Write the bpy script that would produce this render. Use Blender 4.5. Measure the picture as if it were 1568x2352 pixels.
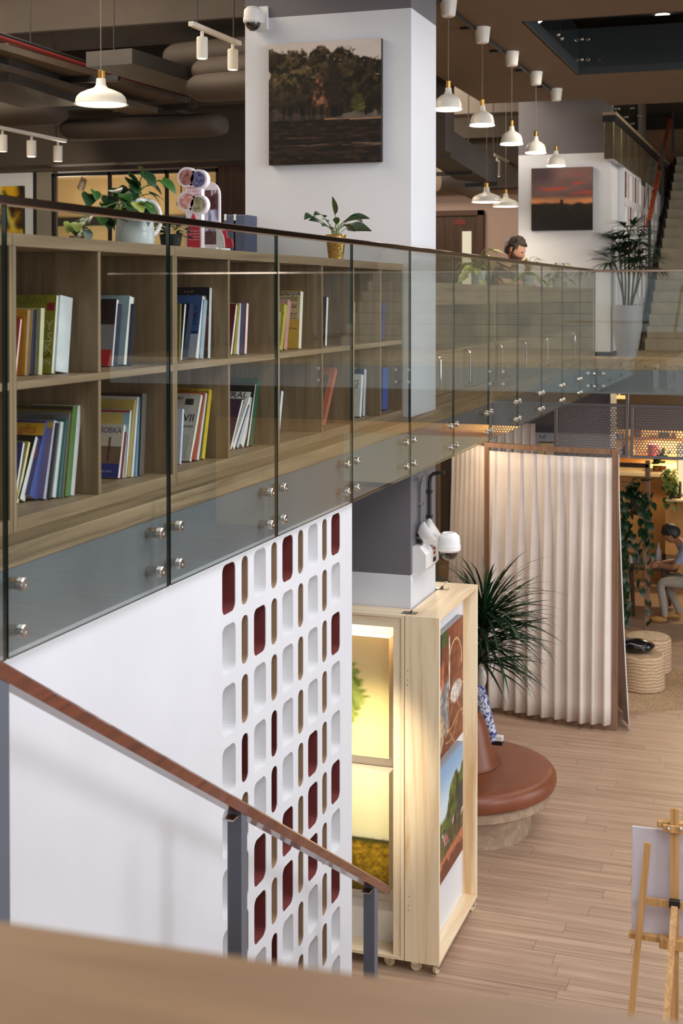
import bpy, math, random
from mathutils import Vector, Matrix
random.seed(7)
S = bpy.context.scene
COL = S.collection
V = Vector
PI = math.pi
for o in list(bpy.data.objects): bpy.data.objects.remove(o)

# ------------------------------------------------------------------ camera
F = 3130.0
YAW, PITCH = math.radians(18.81), math.radians(1.0)
CZ = 4.3                                   # eye height above the lower floor
CAM = V((0, 0, CZ))
fw = V((-math.sin(YAW)*math.cos(PITCH), math.cos(YAW)*math.cos(PITCH), -math.sin(PITCH)))
rt = V((math.cos(YAW), math.sin(YAW), 0))
up = rt.cross(fw)
AXY = 680 + F*math.tan(PITCH)              # row of the optical axis (rising-front lens)
cam = bpy.data.cameras.new('camera'); camo = bpy.data.objects.new('camera', cam); COL.objects.link(camo)
camo.location = CAM; camo.rotation_euler = (PI/2-PITCH, 0, YAW)
cam.sensor_fit = 'VERTICAL'; cam.sensor_height = 36; cam.lens = F/2352*36
cam.shift_y = -(1176-AXY)/2352
cam.clip_start = .05; cam.clip_end = 200
cam.dof.use_dof = True; cam.dof.focus_distance = 7.6; cam.dof.aperture_fstop = 4.5
S.camera = camo

# ------------------------------------------------------------------ light
w = bpy.data.worlds.new('World'); S.world = w; w.use_nodes = True
bg = w.node_tree.nodes['Background']; bg.inputs[0].default_value = (.86, .93, 1, 1); bg.inputs[1].default_value = .98
def area(name, loc, target, sx, sy, power, col=(1, 1, 1)):
    L = bpy.data.lights.new(name, 'AREA'); L.shape = 'RECTANGLE'; L.size = sx; L.size_y = sy; L.energy = power; L.color = col
    o = bpy.data.objects.new(name, L); COL.objects.link(o); o.location = loc
    o.rotation_euler = (V(target)-V(loc)).to_track_quat('-Z', 'Y').to_euler()
    return o
# daylight through the tall glazing of the atrium's right-hand side
area('window_light', (6.8, 4.2, 5.6), (-2.3, 5.8, 2.2), 3.6, 3, 430, (.90, .945, 1))
area('window_light', (6.8, 13.0, 3.2), (-2.3, 13.5, 1.6), 4, 5, 260, (.95, .97, 1))
# added fill lamps, all out of sight, that brighten the atrium and inner rooms
area('atrium_fill', (.6, 5.5, 6.46), (.6, 5.5, 0), 3, 7, 330, (.98, .98, 1))
area('reading_room_fill', (-6.5, 7.5, 7.3), (-6.5, 7.5, 0), 4, 5, 380, (1, .86, .68))
area('far_room_fill', (-6, 17.2, 7.2), (-5.5, 17.6, 0), 3, 4, 520, (1, .88, .72))  # added to brighten the room beyond the near column
area('landing_fill', (.3, 17.6, 7.25), (-1.5, 18.5, 3.5), 2, 2.5, 190, (1, .88, .70))  # added fill over the far landing and its stairs
area('lower_room_fill', (-.6, 12.5, 3.1 + 3.3), (-1, 12.5, 0), 2, 4, 120, (1, .9, .78))  # added fill for the lower floor
S.view_settings.view_transform = 'Standard'; S.view_settings.look = 'None'
S.view_settings.exposure = -0.1; S.view_settings.gamma = 1; S.view_settings.use_curve_mapping = False

def ray(x, y): return fw + rt*((x-784)/F) - up*((y-AXY)/F)
def onX(x, y, X): r = ray(x, y); return CAM + r*(X/r.x)
def onY(x, y, Y): r = ray(x, y); return CAM + r*(Y/r.y)
def onZ(x, y, Z): r = ray(x, y); return CAM + r*((Z-CZ)/r.z)

# ------------------------------------------------------------------ materials
def lin(c):
    return tuple(((v/255)/12.92 if v/255 <= .04045 else ((v/255+.055)/1.055)**2.4) for v in c[:3]) + (1,)
def nodes(name):
    m = bpy.data.materials.new(name); m.use_nodes = True
    nt = m.node_tree; return m, nt, nt.nodes['Principled BSDF']
def N(nt, t, **k):
    n = nt.nodes.new(t)
    for a, b in k.items(): setattr(n, a, b)
    return n
def plain(name, col, rough=.5, metal=0, vary=0, scale=6, bump=0, bscale=60, spec=.5, sheen=0, emit=None, es=1, coat=0, alpha=1):
    m, nt, b = nodes(name); L = nt.links
    b.inputs['Base Color'].default_value = lin(col); b.inputs['Roughness'].default_value = rough
    b.inputs['Metallic'].default_value = metal; b.inputs['Specular IOR Level'].default_value = spec
    b.inputs['Coat Weight'].default_value = coat
    if sheen: b.inputs['Sheen Weight'].default_value = sheen
    tc = N(nt, 'ShaderNodeTexCoord')
    if vary:
        n = N(nt, 'ShaderNodeTexNoise'); n.inputs['Scale'].default_value = scale; n.inputs['Detail'].default_value = 4
        L.new(tc.outputs['Object'], n.inputs['Vector'])
        r = N(nt, 'ShaderNodeValToRGB'); e = r.color_ramp.elements
        e[0].position = .3; e[1].position = .7
        e[0].color = lin([v*(1-vary) for v in col]); e[1].color = lin([min(255, v*(1+vary*.6)) for v in col])
        L.new(n.outputs['Fac'], r.inputs[0]); L.new(r.outputs[0], b.inputs['Base Color'])
    if bump:
        n = N(nt, 'ShaderNodeTexNoise'); n.inputs['Scale'].default_value = bscale
        L.new(tc.outputs['Object'], n.inputs['Vector'])
        bp = N(nt, 'ShaderNodeBump'); bp.inputs['Strength'].default_value = bump; bp.inputs['Distance'].default_value = .01
        L.new(n.outputs['Fac'], bp.inputs['Height']); L.new(bp.outputs[0], b.inputs['Normal'])
    if emit:
        b.inputs['Emission Color'].default_value = lin(emit); b.inputs['Emission Strength'].default_value = es
    return m
def wood(name, c1, c2, axis=0, scale=1, rough=.5, across=14, along=.9, rnd=0, c3=None, coat=0, spec=.4):
    """grain running along the given axis of the object's own space"""
    m, nt, b = nodes(name); L = nt.links
    tc = N(nt, 'ShaderNodeTexCoord'); mp = N(nt, 'ShaderNodeMapping')
    sc = [across*scale]*3; sc[axis] = along*scale
    mp.inputs['Scale'].default_value = sc
    L.new(tc.outputs['Object'], mp.inputs['Vector'])
    oi = N(nt, 'ShaderNodeObjectInfo')
    vm = N(nt, 'ShaderNodeVectorMath', operation='MULTIPLY_ADD'); vm.inputs[1].default_value = (37, 53, 71)
    L.new(oi.outputs['Random'], vm.inputs[0]); L.new(mp.outputs[0], vm.inputs[2])
    n = N(nt, 'ShaderNodeTexNoise'); n.inputs['Scale'].default_value = 1; n.inputs['Detail'].default_value = 5; n.inputs['Roughness'].default_value = .62
    n.inputs['Distortion'].default_value = .6
    L.new(vm.outputs[0], n.inputs['Vector'])
    r = N(nt, 'ShaderNodeValToRGB'); e = r.color_ramp.elements
    e[0].position = .32; e[1].position = .68; e[0].color = lin(c1); e[1].color = lin(c2)
    if c3: q = e.new(.5); q.color = lin(c3)
    L.new(n.outputs['Fac'], r.inputs[0])
    out = r.outputs[0]
    if rnd:
        hs = N(nt, 'ShaderNodeHueSaturation')
        ma = N(nt, 'ShaderNodeMapRange'); ma.inputs['To Min'].default_value = 1-rnd; ma.inputs['To Max'].default_value = 1+rnd
        L.new(oi.outputs['Random'], ma.inputs[0]); L.new(ma.outputs[0], hs.inputs['Value']); L.new(out, hs.inputs['Color']); out = hs.outputs[0]
    L.new(out, b.inputs['Base Color'])
    bp = N(nt, 'ShaderNodeBump'); bp.inputs['Strength'].default_value = .12; bp.inputs['Distance'].default_value = .004
    L.new(n.outputs['Fac'], bp.inputs['Height']); L.new(bp.outputs[0], b.inputs['Normal'])
    b.inputs['Roughness'].default_value = rough; b.inputs['Coat Weight'].default_value = coat; b.inputs['Specular IOR Level'].default_value = spec
    return m
def glassy(name, tint, gl=1.0, rough=.0):
    """thin architectural glass: tinted straight-through light plus a Fresnel mirror"""
    m, nt, b = nodes(name); L = nt.links; nt.nodes.remove(b); out = nt.nodes['Material Output']
    t = N(nt, 'ShaderNodeBsdfTransparent'); t.inputs[0].default_value = tint + (1,)
    g = N(nt, 'ShaderNodeBsdfGlossy'); g.inputs['Roughness'].default_value = rough; g.inputs[0].default_value = (.9, .95, .93, 1)
    fr = N(nt, 'ShaderNodeFresnel'); fr.inputs[0].default_value = 1.5
    ge = N(nt, 'ShaderNodeNewGeometry'); sb = N(nt, 'ShaderNodeMath', operation='SUBTRACT'); sb.inputs[0].default_value = 1; L.new(ge.outputs['Backfacing'], sb.inputs[1])
    m0 = N(nt, 'ShaderNodeMath', operation='MULTIPLY'); m0.inputs[1].default_value = gl; L.new(fr.outputs[0], m0.inputs[0])   # both faces' mirror counted once, at the entering face
    mu = N(nt, 'ShaderNodeMath', operation='MULTIPLY', use_clamp=True); L.new(m0.outputs[0], mu.inputs[0]); L.new(sb.outputs[0], mu.inputs[1])
    mx = N(nt, 'ShaderNodeMixShader'); L.new(mu.outputs[0], mx.inputs[0]); L.new(t.outputs[0], mx.inputs[1]); L.new(g.outputs[0], mx.inputs[2])
    L.new(mx.outputs[0], out.inputs[0]); return m
def glow(name, col, strength):
    m, nt, b = nodes(name); nt.nodes.remove(b); e = N(nt, 'ShaderNodeEmission'); e.inputs[0].default_value = lin(col); e.inputs[1].default_value = strength
    nt.links.new(e.outputs[0], nt.nodes['Material Output'].inputs[0]); return m
def printed(name, rough=.6, emit=0):
    m, nt, b = nodes(name); a = N(nt, 'ShaderNodeAttribute'); a.attribute_name = 'Col'
    nt.links.new(a.outputs['Color'], b.inputs['Base Color']); b.inputs['Roughness'].default_value = rough; b.inputs['Specular IOR Level'].default_value = .25
    return m

# ------------------------------------------------------------------ mesh building
class MB:
    def __init__(s): s.v = []; s.f = []; s.m = []; s.s = []; s.T = None
    def add(s, vs, fs, mi=0, sm=False, T=None):
        k = len(s.v)
        if s.T is not None: T = s.T if T is None else s.T @ T
        s.v += [tuple(T @ V(p)) if T is not None else tuple(p) for p in vs]
        s.f += [tuple(i+k for i in f) for f in fs]; s.m += [mi]*len(fs); s.s += [sm]*len(fs)
        return s
    def box(s, x0, x1, y0, y1, z0, z1, mi=0, T=None):
        x0, x1 = sorted((x0, x1)); y0, y1 = sorted((y0, y1)); z0, z1 = sorted((z0, z1))
        return s.add([(x, y, z) for x in (x0, x1) for y in (y0, y1) for z in (z0, z1)],
                     [(0, 1, 3, 2), (4, 6, 7, 5), (0, 4, 5, 1), (2, 3, 7, 6), (0, 2, 6, 4), (1, 5, 7, 3)], mi, False, T)
    def cbox(s, x0, x1, y0, y1, z0, z1, b=.004, mi=0, T=None):
        """box with chamfered edges"""
        c = [(x0+x1)/2, (y0+y1)/2, (z0+z1)/2]; h = [abs(x1-x0)/2, abs(y1-y0)/2, abs(z1-z0)/2]; b = min(b, min(h)*.6)
        vs = []; ix = {}
        for sx in (-1, 1):
            for sy in (-1, 1):
                for sz in (-1, 1):
                    sg = (sx, sy, sz)
                    for a in range(3):
                        ix[sg, a] = len(vs)
                        vs.append(tuple(c[i]+sg[i]*(h[i] if i == a else h[i]-b) for i in range(3)))
        fs = []
        for a in range(3):
            p, q = (a+1) % 3, (a+2) % 3
            for sa in (-1, 1):
                r = []
                for sp, sq in ((-1, -1), (1, -1), (1, 1), (-1, 1)):
                    g = [0]*3; g[a] = sa; g[p] = sp; g[q] = sq; r.append(ix[tuple(g), a])
                fs.append(tuple(r if sa > 0 else r[::-1]))
            for sp in (-1, 1):
                for sq in (-1, 1):
                    g0 = [0]*3; g1 = [0]*3
                    g0[a], g1[a] = -1, 1; g0[p] = g1[p] = sp; g0[q] = g1[q] = sq
                    g0, g1 = tuple(g0), tuple(g1)
                    r = [ix[g0, p], ix[g1, p], ix[g1, q], ix[g0, q]]
                    fs.append(tuple(r if sp*sq < 0 else r[::-1]))
        for sx in (-1, 1):
            for sy in (-1, 1):
                for sz in (-1, 1):
                    g = (sx, sy, sz); r = [ix[g, 0], ix[g, 1], ix[g, 2]]
                    fs.append(tuple(r if sx*sy*sz > 0 else r[::-1]))
        return s.add(vs, fs, mi, False, T)
    def tube(s, pts, r, n=10, mi=0, cap=True, T=None, flat=1.0):
        pts = [V(p) for p in pts]; R = r if isinstance(r, (list, tuple)) else [r]*len(pts)
        vs = []; fs = []; u = None
        for i, p in enumerate(pts):
            d = (pts[min(i+1, len(pts)-1)]-pts[max(i-1, 0)]).normalized()
            if u is None:
                u = d.orthogonal().normalized()
                if abs(d.z) < .9: u = d.cross(V((0, 0, 1))).normalized()
            else: u = (u-d*u.dot(d)).normalized()
            w_ = d.cross(u)
            for k in range(n):
                a = 2*PI*k/n; vs.append(p+(u*math.cos(a)+w_*math.sin(a)*flat)*R[i])
        for i in range(len(pts)-1):
            for k in range(n):
                k2 = (k+1) % n; fs.append((i*n+k, i*n+k2, (i+1)*n+k2, (i+1)*n+k))
        if cap: fs += [tuple(range(n))[::-1], tuple(range((len(pts)-1)*n, len(pts)*n))]
        return s.add(vs, fs, mi, True, T)
    def bar(s, p, q, wx, wz, mi=0, upv=(0, 0, 1)):
        """square bar from p to q"""
        p, q = V(p), V(q); d = (q-p).normalized(); a = d.cross(V(upv))
        if a.length < 1e-4: a = d.cross(V((0, 1, 0)))
        a.normalize(); b = a.cross(d)
        vs = [e+a*(sx*wx/2)+b*(sz*wz/2) for e in (p, q) for sx, sz in ((-1, -1), (1, -1), (1, 1), (-1, 1))]
        return s.add(vs, [(0, 1, 2, 3)[::-1][::-1], (7, 6, 5, 4), (0, 4, 5, 1), (1, 5, 6, 2), (2, 6, 7, 3), (3, 7, 4, 0)], mi)
    def lathe(s, prof, n=24, c=(0, 0, 0), mi=0, T=None, cap=True, a0=0, a1=None):
        vs = []; fs = []; m = len(prof)
        for k in range(n):
            a = 2*PI*k/n
            for r, z in prof: vs.append((c[0]+r*math.cos(a), c[1]+r*math.sin(a), c[2]+z))
        for k in range(n):
            k2 = (k+1) % n
            for i in range(m-1):
                fs.append((k*m+i, k2*m+i, k2*m+i+1, k*m+i+1))
        if cap:
            if prof[0][0] > 1e-5: fs.append(tuple(k*m for k in range(n))[::-1])
            if prof[-1][0] > 1e-5: fs.append(tuple(k*m+m-1 for k in range(n)))
        return s.add(vs, fs, mi, True, T)
    def ell(s, c, r, nu=14, nv=9, mi=0, T=None, fn=None):
        vs = []; fs = []
        for j in range(nv+1):
            t = PI*j/nv
            for i in range(nu):
                a = 2*PI*i/nu; d = V((math.sin(t)*math.cos(a), math.sin(t)*math.sin(a), math.cos(t)))
                k = fn(d) if fn else 1
                vs.append((c[0]+d.x*r[0]*k, c[1]+d.y*r[1]*k, c[2]+d.z*r[2]*k))
        for j in range(nv):
            for i in range(nu):
                i2 = (i+1) % nu; fs.append((j*nu+i, (j+1)*nu+i, (j+1)*nu+i2, j*nu+i2))
        return s.add(vs, fs, mi, True, T)
    def sheet(s, g, mi=0, sm=True, T=None, closed=False):
        nu, nv = len(g), len(g[0]); fs = []
        for i in range(nu if closed else nu-1):
            for j in range(nv-1):
                i2 = (i+1) % nu; fs.append((i*nv+j, i2*nv+j, i2*nv+j+1, i*nv+j+1))
        return s.add([p for r in g for p in r], fs, mi, sm, T)
    def prism(s, poly, vec, mi=0, T=None, sm=False):
        vec = V(vec); n = len(poly); a = [V(p) for p in poly]
        return s.add(a+[p+vec for p in a], [tuple(range(n))[::-1], tuple(range(n, 2*n))]+[(i, (i+1) % n, n+(i+1) % n, n+i) for i in range(n)], mi, sm, T)
    def mesh(s, name, mats, off=None, ang=35):
        me = bpy.data.meshes.new(name)
        vs = s.v if off is None else [(x-off[0], y-off[1], z-off[2]) for x, y, z in s.v]
        me.from_pydata(vs, [], s.f)
        for m in (mats if isinstance(mats, (list, tuple)) else [mats]): me.materials.append(m)
        me.polygons.foreach_set('material_index', s.m); me.polygons.foreach_set('use_smooth', s.s)
        if any(s.s): me.set_sharp_from_angle(angle=math.radians(ang))
        me.update(); return me
    def build(s, name, mats, parent=None, world=True, ang=35):
        off = wloc(parent) if (parent and world) else None
        return put(s.mesh(name, mats, off, ang), name, parent)
def wloc(o):
    p = V(o.location)
    while o.parent: o = o.parent; p += o.location
    return p
def put(me, name, parent=None, M=None):
    o = bpy.data.objects.new(name, me); COL.objects.link(o)
    if parent: o.parent = parent
    if M is not None: o.matrix_basis = M
    return o
def tag(o, label, cat, group=None, kind=None):
    o['label'] = label; o['category'] = cat
    if group: o['group'] = group
    if kind: o['kind'] = kind
    return o
def thing(name, label, cat, loc=(0, 0, 0), group=None, rz=0):
    o = bpy.data.objects.new(name, None); COL.objects.link(o); o.location = loc; o.rotation_euler = (0, 0, rz)
    o.empty_display_size = .1
    return tag(o, label, cat, group)
def struct(o): o['kind'] = 'structure'; return o
def copy_tree(o, label=None, parent=None):
    c = o.copy(); COL.objects.link(c); c.parent = parent
    if label: c['label'] = label
    for ch in list(o.children): copy_tree(ch, None, c)
    return c
def lamp(name, kind, loc, power, col=(1, .8, .55), parent=None, size=.05, spot=None, target=None):
    L = bpy.data.lights.new(name, kind); L.energy = power; L.color = col
    if kind in ('POINT', 'SPOT'): L.shadow_soft_size = size
    if spot: L.spot_size = math.radians(spot); L.spot_blend = .6
    o = bpy.data.objects.new(name, L); COL.objects.link(o)
    o.location = V(loc)-(wloc(parent) if parent else V())
    if target is not None: o.rotation_euler = (V(target)-V(loc)).to_track_quat('-Z', 'Y').to_euler()
    if parent: o.parent = parent
    return o
def text(s, size, mat, parent, org, ux, uy, name='lettering', ext=.0006, align='LEFT', wscale=1, off=None):
    """raised lettering as real mesh; org = lower left corner, ux / uy the directions of the writing"""
    cu = bpy.data.curves.new('t', 'FONT'); cu.body = s; cu.size = 1; cu.align_x = align; cu.resolution_u = 3
    to = bpy.data.objects.new('t', cu); me = bpy.data.meshes.new_from_object(to)
    bpy.data.objects.remove(to); ux, uy = V(ux).normalized(), V(uy).normalized(); n = ux.cross(uy)
    off = wloc(parent) if (parent and off is None) else (off or V())
    for v in me.vertices: v.co = V(org)+ux*(v.co.x*size*wscale)+uy*(v.co.y*size)+n*ext-off
    me.materials.append(mat); me.name = name
    return put(me, name, parent)
# value noise for the prints
def _h(i, j, k=0):
    n = (i*374761393+j*668265263+k*974634777) & 0xffffffff; n = ((n ^ (n >> 13))*1274126177) & 0xffffffff
    return ((n ^ (n >> 16)) & 0xffff)/65535
def vn(x, y, k=0):
    i, j = math.floor(x), math.floor(y); a, b = x-i, y-j; a = a*a*(3-2*a); b = b*b*(3-2*b)
    return (_h(i, j, k)*(1-a)+_h(i+1, j, k)*a)*(1-b)+(_h(i, j+1, k)*(1-a)+_h(i+1, j+1, k)*a)*b
def fbm(x, y, k=0, o=4):
    t = 0; a = .5
    for q in range(o): t += a*vn(x, y, k+q); x *= 2.03; y *= 2.03; a *= .5
    return t/.94
def mixc(a, b, t): t = max(0, min(1, t)); return tuple(p+(q-p)*t for p, q in zip(a, b))
def stp(a, b, x): t = max(0, min(1, (x-a)/(b-a))); return t*t*(3-2*t)
def picture_mesh(name, org, ux, uy, nx, ny, fn, mat, off):
    """flat print: a grid whose corner colours are computed by fn(u, v)"""
    ux, uy = V(ux), V(uy); me = bpy.data.meshes.new(name)
    vs = [V(org)+ux*(i/nx)+uy*(j/ny)-off for j in range(ny+1) for i in range(nx+1)]
    me.from_pydata(vs, [], [(j*(nx+1)+i, j*(nx+1)+i+1, (j+1)*(nx+1)+i+1, (j+1)*(nx+1)+i) for j in range(ny) for i in range(nx)])
    at = me.color_attributes.new('Col', 'FLOAT_COLOR', 'POINT')
    cols = []
    for j in range(ny+1):
        for i in range(nx+1): cols += lin([max(0, min(255, c)) for c in fn(i/nx, j/ny)])
    at.data.foreach_set('color', cols); me.materials.append(mat); return me
# ------------------------------------------------------------------ palette
WHITE = plain('white_wall_paint', (214, 215, 220), .55, vary=.02, scale=2, bump=.04, bscale=180)
WHITE2 = plain('white_niche_paint', (226, 226, 228), .5)
GREY = plain('grey_wall_paint', (106, 102, 106), .6, vary=.04, scale=2)
GREYB = plain('grey_blue_fascia_paint', (108, 113, 117), .55, vary=.05, scale=3)
RED = plain('red_niche_paint', (122, 60, 58), .5, vary=.05)
DRED = plain('dark_red_niche_paint', (100, 44, 42), .5)
TAN = wood('tan_niche_laminate', (150, 124, 98), (178, 150, 120), 2, rough=.5)
SHELF = wood('oak_laminate', (124, 102, 77), (160, 137, 107), 2, 1.0, .5, 26, 1.4)
SHELFH = wood('oak_laminate_lengthwise', (126, 104, 78), (163, 140, 110), 1, 1.0, .5, 26, 1.4)
KERB = wood('worn_oak_deck', (112, 92, 68), (168, 145, 114), 1, 1.0, .55, 30, 1.0, c3=(148, 127, 98))
PLANK = wood('floor_plank_oak', (160, 130, 109), (200, 171, 148), 0, 1.0, .42, 24, .75, rnd=.06, c3=(181, 151, 128))
FARFLOOR = wood('floor_oak_far', (150, 120, 98), (192, 162, 136), 0, 1.0, .4, 10, .8)
PINE = wood('pine_board', (216, 176, 124), (250, 232, 202), 2, 1.0, .5, 9, .55, c3=(244, 222, 184))
PINEH = wood('pine_board_level', (224, 192, 146), (250, 234, 206), 1, 1.0, .5, 12, .7)
PINEX = wood('pine_board_across', (224, 192, 146), (250, 234, 206), 0, 1.0, .5, 12, .7)
LEDGE = wood('brown_ledge_laminate', (138, 106, 74), (166, 130, 94), 0, 1.0, .5, 12, 1.5)
RAILW = wood('reddish_handrail_timber', (72, 32, 20), (114, 58, 38), 1, 1.0, .25, 30, 1.5, coat=.5)
WALNUT = wood('brown_frame_timber', (120, 88, 68), (158, 124, 98), 2, 1.0, .5, 20, 1)
DARKW = wood('dark_door_timber', (58, 40, 28), (84, 60, 42), 2, 1.0, .5, 18, 1)
EASELW = wood('easel_beech', (172, 126, 74), (214, 168, 110), 2, 1.0, .45, 40, 1)
SOFFIT = plain('beige_brown_soffit_paint', (100, 78, 56), .7, vary=.04)
DARKC = plain('dark_ceiling_paint', (76, 66, 58), .8, vary=.12, scale=1.5)
DUCT = plain('dull_duct_metal', (88, 75, 64), .6, metal=.0, vary=.12, scale=3)
DUCT2 = plain('dark_duct_paint', (60, 54, 50), .6, vary=.1)
STEEL = plain('brushed_steel', (200, 196, 190), .22, 1)
CHROME = plain('chrome', (225, 225, 225), .08, 1)
BRONZE = plain('dark_bronze_rail', (170, 146, 128), .12, 1)
SLATE = plain('slate_grey_steel', (86, 92, 104), .4, vary=.03)
SLATEF = plain('slate_grey_frame', (104, 106, 116), .5)
BLACK = plain('black_plastic', (22, 22, 24), .35)
BLACKM = plain('black_metal', (30, 30, 32), .45)
WPLAST = plain('white_plastic', (232, 230, 228), .35)
LAMPW = plain('cream_lamp_enamel', (226, 220, 208), .35)
BRASS = plain('brass', (190, 150, 80), .25, 1)
GLASS = glassy('balustrade_glass', (.935, .952, .942), 1.9)
GLASSE = plain('green_glass_edge', (18, 44, 40), .15, spec=.8)
GLASSC = glassy('partition_glass', (.96, .96, .95), 1.2)
CONC = plain('stair_concrete', (150, 138, 118), .7, vary=.1, scale=4)
PRINT = printed('canvas_print'); PRINTG = printed('glossy_print', .35)
BULB = glow('lamp_diffuser', (255, 244, 224), 9)
PAPER = plain('paper_white', (236, 234, 226), .7)
INK = plain('ink_black', (26, 26, 28), .6)

GX = -2.28                     # glass plane
DECK = 3.522                   # upper floor level
# ------------------------------------------------------------------ lower floor
b = MB(); b.box(-9, -4.4, -4, 26, -.2, 0); b.box(-4.4, 7, -4, 7.15, -.2, 0); b.box(-4.4, 7, 14.75, 26, -.2, 0); b.box(-4.4, 7, 7.15, 14.75, -.2, -.006)
floor = struct(b.build('floor', FARFLOOR))
pm = MB().cbox(-.609, .609, -.0742, .0742, -.006, 0, .0014).mesh('plank', PLANK)
r_ = random.Random(3)
for i in range(50):
    y = 7.15+.152*(i+.5); x = -4.4-r_.random()*1.1+.61
    while x < 1.2:
        put(pm, 'plank', floor, Matrix.Translation((x, y, r_.uniform(-.0006, .0004)))); x += 1.22

# ------------------------------------------------------------------ upper floor
b = MB(); b.box(-14, -2.36, -4, 26, 3.2, 3.516); b.box(-2.36, 4, 15.80, 26, 3.2, 3.516); b.box(-14, -2.6, 7.6, 26, 3.17, 3.2, 1); b.box(-2.6, 4, 16, 26, 3.17, 3.2, 1)
uf = struct(b.build('floor', [GREYB, DARKC])); 
b = MB(); b.box(-14, -2.36, -4, 26, 3.516, DECK); b.box(-2.36, 4, 15.80, 26, 3.516, DECK)
b.build('deck_boards', KERB, uf)
b = MB(); b.box(-2.36, -2.33, -4, 15.77, 3.194, 3.456); b.box(-2.36, 4, 15.77, 15.80, 3.18, 3.456)
struct(b.build('trim_1', GREYB))
b = MB(); b.cbox(-2.37, -2.325, -4, 15.765, 3.456, DECK+.002, .004); b.cbox(-2.37, 4, 15.765, 15.81, 3.456, DECK+.002, .004)
struct(b.build('trim_2', KERB))

# ------------------------------------------------------------------ white lower wall with its niche screen
ZT = onX(771, 1180, -2.30).z; YA = onX(510, 1360, -2.30).y; YB = onX(781, 1240, -2.30).y; WEND = onX(808, 1700, -2.30).y
SC = (YB-YA)/1.508; CW, CN, GAP = .14*SC, .073*SC, .0645*SC; RH, RP = .212, .2585; ROWS = 12
def outline(wd, h, r, n=4):
    p = []
    for (cx, cy, a) in ((wd/2-r, h/2-r, 0), (-wd/2+r, h/2-r, PI/2), (-wd/2+r, -h/2+r, PI), (wd/2-r, -h/2+r, 1.5*PI)):
        for k in range(n+1): t = a+PI/2*k/n; p.append((cx+r*math.cos(t), cy+r*math.sin(t)))
    return p
def cellface(mb, X, yc, zc, wd, h, r, y0, y1, z0, z1):
    """wall face of one cell with a rounded opening"""
    o = outline(wd, h, r); n = len(o); q = []
    for i, (y, z) in enumerate(o):
        k = i//5; j = i % 5; cy = (y1, y0, y0, y1)[k]; cz = (z1, z1, z0, z0)[k]
        first = j < 2 if k in (0, 2) else j > 2
        if j == 2: q.append((X, cy, cz))
        elif first: q.append((X, cy, zc+z))
        else: q.append((X, yc+y, cz))
    inn = [(X, yc+y, zc+z) for y, z in o]; e = [(X-.004, yc+y*.985, zc+z*.99) for y, z in o]
    mb.add(q+inn+e, [(i, (i+1) % n, n+(i+1) % n, n+i) for i in range(n)]+[(n+i, n+(i+1) % n, 2*n+(i+1) % n, 2*n+i) for i in range(n)])
def niche_mesh(wd, h, r, dep, mat):
    o = [(y*.985, z*.99) for y, z in outline(wd, h, r)]; n = len(o)
    return MB().add([(-.0035, y, z) for y, z in o]+[(-dep, y, z) for y, z in o], [(i, (i+1) % n, n+(i+1) % n, n+i) for i in range(n)]+[tuple(range(n, 2*n))]).mesh('niche', mat)
def niche_screen(parent, X, ya, zt, rows, pick, cw, cn, gap, rh, rp, dep, ncol=9, ms=None):
    mb = MB(); y = ya; ms = ms or {}
    for c in range(ncol):
        wd = cw if c % 2 == 0 else cn
        for k in range(rows):
            zc = zt-rp*k-rh/2; rr = min(.034, wd*.42)
            cellface(mb, X, y+wd/2, zc, wd, rh, rr, y-gap/2, y+wd+gap/2, zc-rp/2, zc+rp/2)
            col = pick(c, k); key = (c % 2, col)
            if key not in ms: ms[key] = niche_mesh(wd, rh, rr, dep, {'w': WHITE2, 'r': RED, 't': TAN, 'd': DRED}[col])
            put(ms[key], 'niche', parent, Matrix.Translation(V((X, y+wd/2, zc))-wloc(parent)))
        y += wd+gap
    mb.build('screen_face', WHITE, parent)
y0, y1, z0, z1 = YA-GAP/2, YB+GAP/2, ZT-RP*(ROWS-1)-RH/2-RP/2, ZT-RH/2+RP/2
b = MB(); TOPW = 3.195
b.box(-2.45, -2.30, -4, y0, 0, TOPW); b.box(-2.45, -2.30, y1, WEND, 0, TOPW)
b.box(-2.45, -2.30, y0, y1, z1, TOPW); b.box(-2.45, -2.30, y0, y1, 0, z0); b.box(-2.45, -2.435, y0, y1, z0, z1)
wl = struct(b.build('wall_left', WHITE))
RED1 = {(0, 0), (4, 0), (8, 0), (2, 1), (8, 2), (6, 4), (8, 5), (2, 5), (4, 5), (6, 5), (2, 6), (4, 6), (6, 6), (8, 7), (0, 9), (4, 10), (6, 9)}
DR1 = {(1, 3), (3, 3), (3, 4), (3, 7), (5, 9)}
niche_screen(wl, -2.30, YA, ZT, ROWS, lambda c, k: ('d' if (c, k) in DR1 else 't') if c % 2 else ('r' if (c, k) in RED1 else 'w'), CW, CN, GAP, RH, RP, .115)

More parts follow.
